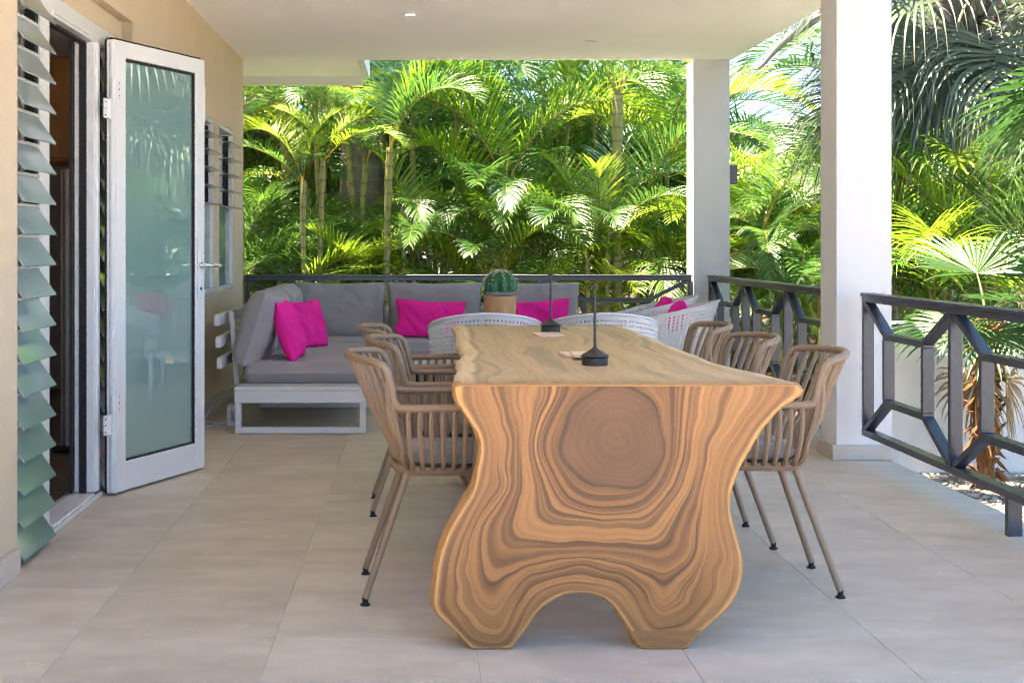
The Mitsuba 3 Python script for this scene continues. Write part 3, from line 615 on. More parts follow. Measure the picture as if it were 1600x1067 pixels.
# ================================================================ strap armchairs
rim_pts = [(.235, -.235, .47), (.245, -.262, .56), (.225, -.272, .630), (.17, -.276, .646), (.05, -.277, .646), (-.09, -.277, .646), (-.118, -.277, .662), (-.132, -.277, .72), (-.150, -.272, .772), (-.178, -.255, .790), (-.225, -.19, .796), (-.262, -.10, .800), (-.275, 0, .802)]
rim_all = rim_pts + [(x, -y, z) for x, y, z in rim_pts[-2::-1]]
rim_c = spline(rim_all, 140)
seat_c = spline([(.21, -.17, .436), (.10, -.20, .436), (-.03, -.20, .436), (-.10, -.16, .436), (-.125, 0, .436), (-.10, .16, .436), (-.03, .20, .436), (.10, .20, .436), (.21, .17, .436), (.225, 0, .436)], 80, True)
def armchair_meshes():
    M = []
    M.append(('rim', tube(rim_c, .0135, 10), 'mat_strap'))
    # straps: from the rim down and under the seat
    st = []
    for s in (-1, 1):
        for k, x in enumerate(np.linspace(.185, -.075, 8)):
            xb = x * .92 + .005
            st.append([(x, s * .277, .646), (x - .002, s * .279, .60), (x * .97, s * .272, .53), (xb, s * .255, .475), (xb * .98, s * .225, .446), (xb * .95, s * .175, .437)])
    for y in np.linspace(-.255, .255, 13):
        f = y / .255; i = np.argmin(np.abs(rim_c[:, 1] - y) + 10 * (rim_c[:, 2] < .76)); p = rim_c[i]
        e = abs(f)**3
        xb, yb = -.135 + .045 * f * f, y * .86
        st.append([tuple(p), (p[0] * .82 + xb * .18 + .012, y, .72), (p[0] * .42 + xb * .58 + .008, y * .98, .60), (xb, y * .93, .51), (xb + .012, yb, .466), (xb + .05, yb * .86, .44), (xb + .09, yb * .75, .437)])
    for s in (-1, 1):   # two straps off the rising corner
        for z, x in ((.70, -.127), (.755, -.143)):
            st.append([(x, s * .277, z), (x + .005, s * .279, .62), (-.098, s * .27, .53), (-.092, s * .245, .475), (-.08, s * .215, .446), (-.06, s * .165, .437)])
    for q in st:
        M.append(('strap', tube(spline(q, 18), .0088, 6), 'mat_strap'))
    M.append(('seat_frame', cat(tube(seat_c, .0125, 8, True), tube(seat_c * [.93, .9, 1] - [0, 0, .012], .011, 8, True), box(-.09, .2, -.15, .15, .432, .44)), 'mat_strap'))
    # cushion
    g = np.linspace(-1, 1, 25); GX_, GY_ = np.meshgrid(g, g, indexing='ij')
    def sq(u, v): return u * np.sqrt(1 - v * v * .42), v * np.sqrt(1 - u * u * .42)
    sx, sy = sq(GX_, GY_); pr_ = (1 - np.abs(GX_)**5) * (1 - np.abs(GY_)**5)
    tuft = sum(np.exp(-(((GX_ - a) / .12)**2 + ((GY_ - b) / .12)**2)) for a in (-.4, .4) for b in (-.4, .4))
    zt = .462 + .036 * np.maximum(pr_, 0)**.5 - .016 * tuft + .006 * fb(np.stack([GX_ * 3, GY_ * 3, GX_ * 0], -1), 1, 3, 3) * 2
    zb = .462 - .016 * np.maximum(pr_, 0)**.5
    vt = np.stack([sx * .168 + .062, sy * .222, zt], -1).reshape(-1, 3); vb = np.stack([sx * .168 + .062, sy * .222, zb], -1).reshape(-1, 3)
    i, j = np.meshgrid(np.arange(24), np.arange(24), indexing='ij'); b0 = i * 25 + j
    q = np.stack([b0, b0 + 25, b0 + 26, b0 + 1], -1).reshape(-1, 4)
    f = np.vstack([q[:, [0, 1, 2]], q[:, [0, 2, 3]]])
    cu = trimesh.Trimesh(np.vstack([vt, vb]), np.vstack([f, f[:, ::-1] + 625]), process=False)
    M.append(('cushion', cu, 'mat_seat_fabric'))
    for sx_ in (-1, 1):
        for s in (-1, 1):
            top = np.array([-.075 if sx_ < 0 else .14, s * .165, .428]); bot = np.array([-.215 if sx_ < 0 else .235, s * .215, .022])
            pts = spline([top + [.05 * -sx_, 0, .002], top, top * .93 + bot * .07, top * .5 + bot * .5, bot], 20)
            M.append(('leg', tube(pts, np.linspace(.0145, .0115, 20), 10), 'mat_chair_leg'))
            M.append(('leg__glide', lathe([(0, 0), (.015, 0), (.0165, .003), (.014, .007), (.008, .010), (.010, .016), (.011, .026), (0, .028)], (bot[0], bot[1], 0), 16), 'mat_black_rubber'))
    return M
AM = [(n, mikit.ply(m, mt, smooth=(True if n in ('cushion',) else 40))) for n, m, mt in armchair_meshes()]
def armchair(label, x, y, rz):
    c = thing('strap_armchair', label, 'chair', 'strap armchairs around the dining table')
    tw = T().translate([x, y, 0]).rotate([0, 0, 1], rz); last = None
    for n, d in AM:
        if n == 'leg__glide':
            k = numbered(last + '__glide')
        else:
            k = numbered(c + '__' + n); last = k
        scene[k] = {**d, 'to_world': tw}
armchair('brown strap armchair with grey cushion, nearest on the left of the table', .032, 4.80, 2)
armchair('brown strap armchair with grey cushion, middle one on the left of the table', .075, 5.53, -2)
armchair('brown strap armchair with grey cushion, farthest on the left of the table', .012, 6.28, 1)
armchair('brown strap armchair with grey cushion, nearest on the right of the table', 1.195, 4.90, 177)
armchair('brown strap armchair with grey cushion, middle one on the right of the table', 1.145, 5.63, 181)
armchair('brown strap armchair with grey cushion, farthest on the right of the table', 1.135, 6.42, 178)

# ================================================================ sofa
so = thing('corner_sofa', 'corner sofa with white slatted base and grey cushions at the back of the terrace', 'sofa')
P_ = 'mat_white_paint'
SX0, SX1, SY0, SY1 = -1.132, -.33, 8.65, 11.45
ZT = .292
def base_frame(x0, x1, y):
    return cat(box(x0, x0 + .036, y, y + .05, .004, .192, .003), box(x1 - .036, x1, y, y + .05, .004, .192, .003), box(x0 + .036, x1 - .036, y, y + .05, .004, .042, .003))
part(so, 'leg_frame', base_frame(SX0, SX1, SY0), P_)
part(so, 'leg_frame', base_frame(SX0, SX1, 10.0), P_)
part(so, 'leg_frame', cat(box(1.25, 1.30, 10.62, 11.42, .004, .042, .003), box(1.25, 1.30, 10.62, 10.66, .042, .192, .003), box(1.25, 1.30, 11.38, 11.42, .042, .192, .003)), P_)
part(so, 'front_board', box(SX0 - .003, SX1 + .003, SY0 - .004, SY0 + .022, .192, .268, .003), P_)
part(so, 'side_board', box(SX1 - .025, SX1, SY0 + .022, 10.62, .192, .268, .003), P_)
part(so, 'side_board', box(SX1, 1.30, 10.60, 10.622, .192, .268, .003), P_)
for k in range(8):
    y0 = SY0 - .006 + k * .098; part(so, 'seat_slat', box(SX0 - .004, SX1 + .004, y0, y0 + .094, .268, ZT, .003), P_)
part(so, 'deck', cat(box(SX0, SX1, SY0 + .79, SY1, .268, ZT - .003), box(SX1, 1.30, 10.62, SY1, .268, ZT - .003)), P_)
for z in (.43, .56, .695): part(so, 'back_slat', box(-1.252 - .06 * (z - .43), -1.222 - .06 * (z - .43), SY0 + .05, SY1, z - .034, z + .034, .003), P_)
for y in (9.0, 10.0, 11.3): part(so, 'back_post', beam((-1.165, y, .27), (-1.20, y, .74), .03, .03), P_)
for z in (.45, .60): part(so, 'back_slat', box(-1.1, 1.3, 11.462, 11.486, z - .034, z + .034, .003), P_)
for x in (-.3, .5, 1.25): part(so, 'back_post', box(x, x + .04, 11.487, 11.53, .27, .66, .003), P_)

def puff(w, h, t, n=(40, 40), edge=.35, pw=4, seed=0, wr=.012, corner=0.0, crease=0):
    """a cushion lying in the x-z plane (w by h), t thick along y, centred"""
    u, v = np.linspace(-1, 1, n[0]), np.linspace(-1, 1, n[1]); Ug, Vg = np.meshgrid(u, v, indexing='ij')
    pf = (np.maximum(1 - np.abs(Ug)**pw, 0) * np.maximum(1 - np.abs(Vg)**pw, 0))**edge
    k = 1 - corner * (1 - np.abs(Ug)) * np.abs(Vg)**3; k2 = 1 - corner * (1 - np.abs(Vg)) * np.abs(Ug)**3
    X, Z = Ug * w / 2 * k2, Vg * h / 2 * k
    q = np.stack([Ug * w * 2.2, Vg * h * 2.2, Ug * 0], -1)
    r1, r2 = fb(q, 1.6, 4, seed) * 2, fb(q + 9, 1.6, 4, seed) * 2
    fold = np.abs(fb(np.stack([Ug * w + .7 * Vg * h, Vg * h * .5, Ug * 0], -1), 5, 3, seed + 5) * 2)
    yf = -(t / 2) * pf * (1 + .10 * r1) - (wr * r1 - crease * fold) * pf
    yb = (t / 2) * pf * (1 + .10 * r2)
    a = np.stack([X, yf, Z], -1).reshape(-1, 3); b = np.stack([X, yb, Z], -1).reshape(-1, 3)
    i, j = np.meshgrid(np.arange(n[0] - 1), np.arange(n[1] - 1), indexing='ij'); b0 = i * n[1] + j
    qd = np.stack([b0, b0 + n[1], b0 + n[1] + 1, b0 + 1], -1).reshape(-1, 4)
    f = np.vstack([qd[:, [0, 1, 2]], qd[:, [0, 2, 3]]])
    return trimesh.Trimesh(np.vstack([a, b]), np.vstack([f, f[:, ::-1] + len(a)]), process=False)
FB = 'mat_sofa_fabric'
def seatcush(x0, x1, y0, y1, seed):
    m = puff(x1 - x0, y1 - y0, .15, (44, 44), .16, 14, seed, .004)
    m = xf(m, ((x0 + x1) / 2, (y0 + y1) / 2, ZT + .068), rx=90)
    m.vertices[:, 2] = np.maximum(m.vertices[:, 2], ZT + .001)
    return m
part(so, 'seat_cushion', seatcush(-1.10, -.345, 8.80, 10.60, 1), FB, True)
part(so, 'seat_cushion', seatcush(-1.10, .10, 10.605, 11.42, 2), FB, True)
part(so, 'seat_cushion', seatcush(.105, 1.29, 10.605, 11.42, 3), FB, True)
ZS = ZT + .135
def backcush_l(y0, y1, seed, lean=-13, dx=0):
    m = puff(y1 - y0, .49, .235, (44, 44), .36, 4.5, seed, .018, .05, .02)
    return xf(m, (-1.035 + dx, (y0 + y1) / 2, ZS + .245), rz=90, rx=0) if lean == 0 else xf(xf(m, (0, 0, 0), rx=lean), (-1.035 + dx, (y0 + y1) / 2, ZS + .205), rz=90)
part(so, 'back_cushion', backcush_l(8.80, 9.72, 4, 18), FB, True)
part(so, 'back_cushion', backcush_l(9.76, 10.66, 5, 14, .02), FB, True)
def backcush_b(x0, x1, seed, lean=-10):
    m = puff(x1 - x0, .47, .24, (48, 44), .34, 4.5, seed, .018, .05, .02)
    return xf(m, ((x0 + x1) / 2, 11.27, ZS + .198), rx=lean)
for i, (a, b) in enumerate(((-1.00, -.263), (-.258, .505), (.515, 1.285))): part(so, 'back_cushion', backcush_b(a, b, 7 + i), FB, True)
def pillow(label, w, h, t, loc, rx, rz, seed, group=None, ry=0):
    m = puff(w, h, t * 1.1, (56, 48), .5, 2.6, seed, .018, .12, .05)
    m = xf(xf(m, rx=rx, ry=ry), loc, rz=rz)
    single('pink_pillow', m, 'mat_pink_fabric', label, 'pillow', group, smooth=True)
pillow('bright pink square pillow, nearest the front on the left sofa arm', .40, .40, .13, (-.835, 9.05, ZS + .185), -16, 86, 21)
pillow('bright pink square pillow leaning behind another on the left of the sofa', .42, .36, .14, (-.80, 9.98, ZS + .17), -14, 60, 22)
pillow('wide bright pink pillow in the middle of the sofa', .56, .31, .14, (.085, 11.0, ZS + .15), -14, 2, 23, ry=3)
pillow('wide bright pink pillow behind the far table lamp', .54, .31, .14, (.92, 11.0, ZS + .15), -14, -3, 24, ry=-4)

# ================================================================ coffee table, cactus
ct = thing('coffee_table', 'low white coffee table between the white chairs and the sofa', 'table')
part(ct, 'top', box(.22, 1.2, 8.65, 9.45, .37, .40, .004), P_)
for x in (.24, 1.14):
    for y in (8.67, 9.39): part(ct, 'leg', box(x, x + .04, y, y + .04, 0.001, .37, .003), P_)
cp = thing('cactus_planter', 'round barrel cactus in a tapered wooden pot', 'plant')
CX, CY = .518, 9.0
pp = sg.Point(0, 0).buffer(.100, 10)
pm = lathe([(0, 0), (.082, 0), (.086, .006), (.105, .425), (.103, .435), (.094, .435), (.092, .405), (0, .405)], (CX, CY, .401), 20)
part(cp, 'pot', pm, 'mat_stump_wood', 25)
part(cp, 'soil', lathe([(0, .408), (.0915, .408)], (CX, CY, .401), 20), 'mat_soil')
th = np.linspace(0, 2 * np.pi, 133)[:-1]; ph = np.linspace(-.35, np.pi / 2, 26)
V = []
for p_ in ph:
    rib = 1 + .26 * (np.abs(np.cos(th * 9 / 2))**.6 - .75) * math.cos(p_)**.3 if math.cos(p_) > 1e-6 else 1 + 0 * th
    r = .104 * max(math.cos(p_), 1e-4)**.8 * rib
    V.append(np.stack([CX + r * np.cos(th), CY + r * np.sin(th), .835 + .062 + .094 * math.sin(p_) + 0 * th], 1))
V = np.vstack(V); nth = 132
i, j = np.meshgrid(np.arange(25), np.arange(nth), indexing='ij'); j2 = (j + 1) % nth
q = np.stack([i * nth + j, i * nth + j2, (i + 1) * nth + j2, (i + 1) * nth + j], -1).reshape(-1, 4)
part(cp, 'cactus', trimesh.Trimesh(V, np.vstack([q[:, [0, 1, 2]], q[:, [0, 2, 3]]]), process=False), 'mat_cactus_skin', True)
sp = []
rg = np.random.default_rng(3)
for k in range(9):
    t0 = 2 * np.pi * k / 9
    for p_ in np.linspace(-.15, 1.5, 11):
        r = .104 * max(math.cos(p_), 1e-4)**.8 * 1.04
        o = np.array([CX + r * math.cos(t0), CY + r * math.sin(t0), .897 + .094 * math.sin(p_)]); dn = o - [CX, CY, .88]; dn /= np.linalg.norm(dn)
        for _ in range(5):
            d_ = dn + rg.normal(0, .55, 3); d_ /= np.linalg.norm(d_)
            sp.append(tube([o, o + d_ * rg.uniform(.014, .028)], [.0011, .0003], 3, caps=False))
part(cp, 'spines', cat(*sp), 'mat_cactus_spine', kind='stuff')

# ================================================================ white perforated tub chairs
def tub_shell():
    NU, NV = 66, 23    # around, down
    u = np.linspace(-1, 1, NU * 4 + 1); v = np.linspace(0, 1, NV * 4 + 1)
    def surf(U_, V_):
        a = U_ * math.radians(128)                       # angle from the back
        c, s = np.cos(a), np.sin(a)
        back = .5 + .5 * c
        ztop = .625 + .185 * np.clip(back, 0, 1)**1.15
        e = 2.4
        f = (np.abs(c)**e + np.abs(s)**e)**(-1 / e)
        rx, ry = .30, .305
        flare = (1 - V_)**1.3
        R = .56 + .44 * np.sqrt(np.clip(1 - V_**1.7, 0, 1))
        x = -c * rx * f * (R * (1 + .0 * flare)) - .12 * flare * np.clip(c, 0, 1)
        y = s * ry * f * R
        z = ztop * (1 - V_) + .40 * V_
        z = ztop - (ztop - .40) * np.sin(V_ * np.pi / 2)**1.05
        return np.stack([x, y, z], -1)
    F_, V_ = [], []
    uu = np.linspace(-1, 1, NU + 1); vv = np.linspace(0, .93, NV + 1)
    base = 0
    verts, faces, walls = [], [], []
    hole = .255
    for i in range(NU):
        for j in range(NV):
            u0, u1, v0, v1 = uu[i], uu[i + 1], vv[j], vv[j + 1]; um, vm = (u0 + u1) / 2, (v0 + v1) / 2; hu, hv = (u1 - u0) * hole, (v1 - v0) * hole
            solid = j < 1 or i < 1 or i >= NU - 1
            if solid:
                verts += [(u0, v0), (u1, v0), (u1, v1), (u0, v1)]; faces += [(base, base + 1, base + 2), (base, base + 2, base + 3)]; base += 4
            else:
                verts += [(u0, v0), (u1, v0), (u1, v1), (u0, v1), (um - hu, vm - hv), (um + hu, vm - hv), (um + hu, vm + hv), (um - hu, vm + hv)]
                for k in range(4):
                    k2 = (k + 1) % 4
                    faces += [(base + k, base + k2, base + 4 + k2), (base + k, base + 4 + k2, base + 4 + k)]
                walls += [(base + 4 + k, base + 4 + (k + 1) % 4) for k in range(4)]
                base += 8
    uv = np.array(verts); P = surf(uv[:, 0], uv[:, 1]); Fc = np.array(faces)
    e = 1e-3
    nn = np.cross(surf(np.clip(uv[:, 0] + e, -1, 1), uv[:, 1]) - surf(np.clip(uv[:, 0] - e, -1, 1), uv[:, 1]), surf(uv[:, 0], np.clip(uv[:, 1] + e, 0, 1)) - surf(uv[:, 0], np.clip(uv[:, 1] - e, 0, 1)))
    nn /= np.linalg.norm(nn, axis=1, keepdims=True) + 1e-12
    outer = trimesh.Trimesh(P, Fc, process=False)
    TH = .006
    inner = trimesh.Trimesh(P - nn * TH, Fc[:, ::-1], process=False)
    wl = np.array(walls); q4 = np.vstack([np.stack([wl[:, 0], wl[:, 1], wl[:, 1] + len(P)], 1), np.stack([wl[:, 0], wl[:, 1] + len(P), wl[:, 0] + len(P)], 1)])
    wallm = trimesh.Trimesh(np.vstack([P, P - nn * TH]), q4, process=False)
    rimp = surf(np.linspace(-1, 1, 90), np.zeros(90))
    ends = [surf(np.full(30, s), np.linspace(0, .93, 30)) for s in (-1.0, 1.0)]
    return cat(outer, inner, wallm), cat(tube(rimp, .0075, 8), *[tube(q_, .007, 8) for q_ in ends])
shell, srim = tub_shell()
TC = [('shell', mikit.ply(shell, 'mat_white_plastic'))]
TC.append(('rim', mikit.ply(srim, 'mat_white_plastic', smooth=40)))
seatp = sg.Point(0, 0).buffer(1, 24)
sm = prism(seatp, .02); sm.vertices *= [.225, .225, 1]; sm.apply_translation([.0, 0, .395])
TC.append(('seat', mikit.ply(sm, 'mat_white_plastic')))
for sx_ in (-1, 1):
    for s in (-1, 1):
        TC.append(('leg', mikit.ply(tube([(sx_ * .14, s * .14, .40), (sx_ * .23, s * .235, .0)], [.014, .010], 10), 'mat_white_plastic', smooth=40)))
def tubchair(label, x, y, rz):
    c = thing('tub_chair', label, 'chair', 'white perforated tub chairs')
    tw = T().translate([x, y, 0]).rotate([0, 0, 1], rz)
    for n, d in TC: scene[numbered(c + '__' + n)] = {**d, 'to_world': tw}
tubchair('white perforated tub chair seen from behind, left one at the end of the table', .355, 7.66, 90)
tubchair('white perforated tub chair seen from behind, right one at the end of the table', .985, 7.66, 88)
tubchair('white perforated tub chair with pink cushion, the nearer one by the side railing', 1.49, 9.0, 166)
tubchair('white perforated tub chair with pink cushion, the farther one by the side railing', 1.50, 9.75, 174)
pillow('pink cushion in the nearer white chair by the side railing', .30, .22, .10, (1.66, 9.07, .70), -24, -100, 31)
pillow('pink cushion in the farther white chair by the side railing', .30, .22, .10, (1.69, 9.81, .70), -24, -92, 32)

# white socket box and cable on the floor by the sofa
pb = thing('power_box', 'small white plastic power box on the floor behind the sofa corner', 'power box')
bx = sg.box(-.045, 0, .045, .13).buffer(-.015).buffer(.015).difference(sg.box(-.022, .028, .03, .095).buffer(-.012).buffer(.012))
m = prism(bx, .08); v = m.vertices; m.vertices = np.stack([v[:, 0] - 1.19, 9.05 + v[:, 2], v[:, 1] + .001], 1); m.fix_normals()
part(pb, 'body', m, 'mat_white_plastic'); part(pb, 'lid', box(-1.23, -1.15, 9.055, 9.125, .131, .139, .003), 'mat_white_plastic'); part(pb, 'back_panel', box(-1.225, -1.155, 9.126, 9.131, .01, .12), 'mat_white_plastic')
single('power_cable', tube(spline([(-1.235, 9.08, .03), (-1.29, 9.05, .010), (-1.34, 8.98, .008), (-1.38, 9.06, .03), (-1.34, 9.12, .008), (-1.30, 9.0, .012), (-1.38, 8.93, .008), (-1.41, 9.2, .01), (-1.415, 9.6, .06)], 80), .006, 6), 'mat_white_plastic', 'white cable curled on the floor by the house wall', 'cable', smooth=True)

# ================================================================ garden
gw = thing('garden_wall', 'low white rendered garden wall beyond the right railing', 'wall')
part(gw, 'face', box(2.85, 8.2, 9.0, 9.2, -.3, .64, .01), 'mat_garden_wall')
part(gw, 'coping', box(2.84, 8.21, 8.985, 9.215, .64, .665, .006), 'mat_garden_wall')
rg = np.random.default_rng(8)
ico = trimesh.creation.icosphere(0); pv, pf = [], []
npb = 4200
pos = np.stack([rg.uniform(2.6, 4.6, npb), rg.uniform(5.2, 8.98, npb), np.full(npb, -.297)], 1)
for i in range(npb):
    s = rg.uniform(.006, .018) * np.array([1, .8, .55]); R_ = trimesh.transformations.random_rotation_matrix(rg.random(3))[:3, :3]
    pv.append((ico.vertices * s) @ (np.eye(3) if i % 2 else R_).T + pos[i]); pf.append(ico.faces + 12 * i)
single('gravel', trimesh.Trimesh(np.vstack(pv), np.vstack(pf), process=False), 'mat_pebble', 'pale loose gravel on the garden bed beside the terrace', 'gravel', kind='stuff')

# ---- palm leaves
def frond(seed, L, e0, bend, n=46, ll=.5, v0=38, droop=.55, w=.034, pet=.2, a0=72, a1=28, lat=0.0, seg=4):
    r = np.random.default_rng(seed)
    m = 30; t = np.linspace(0, 1, m); e = np.radians(e0 - bend * t**1.35); az = np.radians(lat) * t
    dirs = np.stack([np.cos(e) * np.cos(az), np.cos(e) * np.sin(az), np.sin(e)], 1)
    P = np.vstack([[0, 0, 0], np.cumsum((dirs[1:] + dirs[:-1]) / 2 * (L / (m - 1)), 0)])
    rr = np.interp(t, [0, .05, .3, 1], [.020, .013, .009, .0025]) * L / 1.7
    rac = tube(P, rr, 5, caps=False)
    V, F, UV = [rac.vertices], [rac.faces], [np.stack([np.full(len(rac.vertices), -1.0), np.repeat(t, 5)], 1)]
    base = len(rac.vertices)
    for i in range(n):
        ti = pet + (1 - pet) * (i + .5) / n
        k = min(int(ti * (m - 1)), m - 2); fr_ = ti * (m - 1) - k
        o = P[k] * (1 - fr_) + P[k + 1] * fr_; Tn = dirs[k]
        S = np.cross([0, 0, 1.0], Tn); S /= np.linalg.norm(S) + 1e-9; N = np.cross(Tn, S)
        s_ = (i + .5) / n
        ln = ll * (np.interp(s_, [0, .15, .5, .85, 1], [.55, .88, 1, .62, .30]))
        for sd in (-1, 1):
            a = math.radians(np.interp(s_, [0, 1], [a0, a1]) + r.normal(0, 4)); vv = math.radians(v0 + r.normal(0, 5))
            d = Tn * math.cos(a) + (S * sd * math.cos(vv) + N * math.sin(vv)) * math.sin(a)
            l = ln * r.uniform(.88, 1.1); q = o.copy(); wv = Tn - d * (Tn @ d); wv /= np.linalg.norm(wv) + 1e-9
            dr_ = droop * r.uniform(.6, 1.35)
            rows = []
            for g in range(seg + 1):
                f_ = g / seg; wd = w * (.35 + .65 * math.sin(min(f_ * 2.2, 1) * math.pi / 2)) * (1 - f_**2.4) * .5 * r.uniform(.95, 1.05)
                nb_ = np.cross(d, wv)
                if nb_[2] < 0: nb_ = -nb_
                rows += [q - wv * wd, q - nb_ * wd * .45, q + wv * wd]
                step = l / seg; q = q + d * step
                d = d + np.array([0, 0, -1.0]) * dr_ * (.25 + f_) * .55; d /= np.linalg.norm(d)
                wv = wv - d * (wv @ d); wv /= np.linalg.norm(wv) + 1e-9
            V.append(rows); u_ = r.random()
            UV.append(np.stack([np.full(3 * (seg + 1), u_), np.repeat(np.linspace(0, 1, seg + 1), 3)], 1))
            f = []
            for g in range(seg):
                b = base + g * 3
                f += [(b, b + 1, b + 4), (b, b + 4, b + 3), (b + 1, b + 2, b + 5), (b + 1, b + 5, b + 4)]
            F.append(f); base += 3 * (seg + 1)
    return trimesh.Trimesh(np.vstack(V), np.vstack(F), process=False), np.vstack(UV)
def fan(seed, R, pet, e0, bend, n=34, spread=125, droop=.8, w=.034, join=.5, seg=6):
    """a costapalmate leaf: stalk, then folded segments joined to half their length, tips hanging"""
    r = np.random.default_rng(seed); m = 14; t = np.linspace(0, 1, m); e = np.radians(e0 - bend * t)
    dirs = np.stack([np.cos(e), 0 * e, np.sin(e)], 1); P = np.vstack([[0, 0, 0], np.cumsum((dirs[1:] + dirs[:-1]) / 2 * pet / (m - 1), 0)])
    st = tube(P, np.linspace(.014, .008, m), 5, caps=False)
    V, F, UV = [st.vertices], [st.faces], [np.stack([np.full(len(st.vertices), -1.0), np.repeat(t, 5)], 1)]; base = len(st.vertices)
    Tn = dirs[-1]; S = np.cross([0, 0, 1.0], Tn); S /= np.linalg.norm(S); N = np.cross(Tn, S); o = P[-1]
    da = math.radians(2 * spread / n)
    for i in range(n):
        a = math.radians(-spread + 2 * spread * (i + .5) / n); l = R * (1 - .28 * abs(a / math.radians(spread))**2) * r.uniform(.92, 1.05)
        d = Tn * math.cos(a) + S * math.sin(a) + N * (.22 * abs(math.sin(a)) + r.normal(0, .04)); d /= np.linalg.norm(d)
        wv = -Tn * math.sin(a) + S * math.cos(a); q = o.copy(); rows = []; dr_ = droop * r.uniform(.6, 1.4)
        for g in range(seg + 1):
            f_ = g / seg; dist = l * f_
            wd = min(dist * math.tan(da / 2) * 1.06, w * .5 * 1.0) if f_ <= join else w * .5 * max(1 - (f_ - join) / (1 - join), 0)**.8
            wd = max(wd, .002 if g < seg else .0005); nb_ = np.cross(d, wv)
            if nb_[2] < 0: nb_ = -nb_
            rows += [q - wv * wd, q - nb_ * wd * .55, q + wv * wd]
            q = q + d * (l / seg)
            d = d + np.array([0, 0, -1.0]) * dr_ * max(f_ - .25, 0) * .75; d /= np.linalg.norm(d); wv = wv - d * (wv @ d); wv /= np.linalg.norm(wv) + 1e-9
        V.append(rows); u_ = r.random(); UV.append(np.stack([np.full(3 * (seg + 1), u_), np.repeat(np.linspace(0, 1, seg + 1), 3)], 1))
        f = []
        for g in range(seg):
            b = base + g * 3; f += [(b, b + 1, b + 4), (b, b + 4, b + 3), (b + 1, b + 2, b + 5), (b + 1, b + 5, b + 4)]
        F.append(f); base += 3 * (seg + 1)
    return trimesh.Trimesh(np.vstack(V), np.vstack(F), process=False), np.vstack(UV)
VERT = {}
def group_of(name, mesh_uv, m_):
    m, uv = mesh_uv
    VERT[name] = np.array(m.vertices)[::3]
    scene['kind_' + name] = {'type': 'shapegroup', 'leaf': mikit.ply(m, 'mat_' + m_, smooth=True, uv=uv)}
SHAPES_ = {  # name: (e0, bend) at 1.7 m
    'upright': lambda s: frond(s, 1.7, 82, 62, 38, .55, 36, .40, .026),
    'arching': lambda s: frond(s, 1.8, 72, 112, 42, .54, 34, .60, .025, lat=(8, -12)[s % 2]),
    'spreading': lambda s: frond(s, 1.7, 48, 92, 40, .52, 26, .85, .025, lat=(-10, 14)[s % 2]),
    'hanging': lambda s: frond(s, 1.6, 22, 92, 40, .48, 18, 1.1, .025),
}
for mname in ('areca', 'young', 'deep', 'gloss'):
    for k, (nm, fn) in enumerate(SHAPES_.items()):
        for v_ in (0, 1): group_of(f'{nm}_{mname}_{v_}', fn(10 + 3 * k + v_), 'leaf_' + mname)
group_of('hanging_dry', frond(40, 1.3, 5, 85, 26, .40, 10, 1.3, .020), 'leaf_dry')
group_of('royal_deep', frond(41, 3.2, 60, 95, 70, .75, 20, .9, .04), 'leaf_deep')
group_of('fan_grey', fan(50, 1.15, .9, 20, 40, 56, 130, 1.9, .030, .38, 8), 'leaf_grey')
group_of('fan_grey_low', fan(51, 1.05, .8, -4, 45, 56, 120, 2.6, .030, .30, 8), 'leaf_grey')
group_of('fan_green', fan(52, .62, .45, 62, 30, 34, 118, .5, .034, .62), 'leaf_fan')
group_of('fan_green_low', fan(53, .62, .45, 20, 50, 34, 118, .9, .034, .55), 'leaf_fan')
group_of('fan_dry', fan(54, .5, .3, -45, 40, 26, 110, 2.0, .03, .4), 'leaf_dry')
def put(parent, kind, loc, az, s=1.0, tilt=0, name='frond'):
    k = numbered(parent + '__' + name)
    for t_ in range(14):     # leaves grow clear of the roof, the pillars and the terrace
        M_ = np.array((T().rotate([0, 0, 1], float(az)).rotate([0, 1, 0], float(tilt)).scale(float(s))).matrix, float)
        p = VERT[kind] @ M_[:3, :3].T + np.asarray(loc, float)
        roof = (((p[:, 1] < 12.87) & (p[:, 0] < -.42)) | ((p[:, 1] < 11.66) & (p[:, 0] < 2.62))) & (p[:, 2] > (2.3 if p[:, 0].mean() < -.3 else 2.6))
        if not (roof | ((p[:, 1] < 11.98) & (p[:, 0] < 2.62))).any(): break
        if t_ == 7: az = az + 180; s = s / .88**7
        s = s * .88
    scene[k] = {'type': 'instance', 'to_world': T().translate([float(v) for v in loc]).rotate([0, 0, 1], float(az)).rotate([0, 1, 0], float(tilt)).scale(float(s)), 'g': {'type': 'ref', 'id': 'kind_' + kind}}
def cane_mesh(p0, p1, r0=.030, r1=.020, bow=.0):
    p0, p1 = np.array(p0, float), np.array(p1, float); n = 14; t = np.linspace(0, 1, n)[:, None]
    P = p0 + (p1 - p0) * t + np.array([bow, bow * .4, 0]) * np.sin(np.pi * t)
    r = np.linspace(r0, r1, n) * (1 + .08 * np.cos(np.arange(n) * np.pi)); r[-3:] *= 1.25
    return tube(P, r, 8)
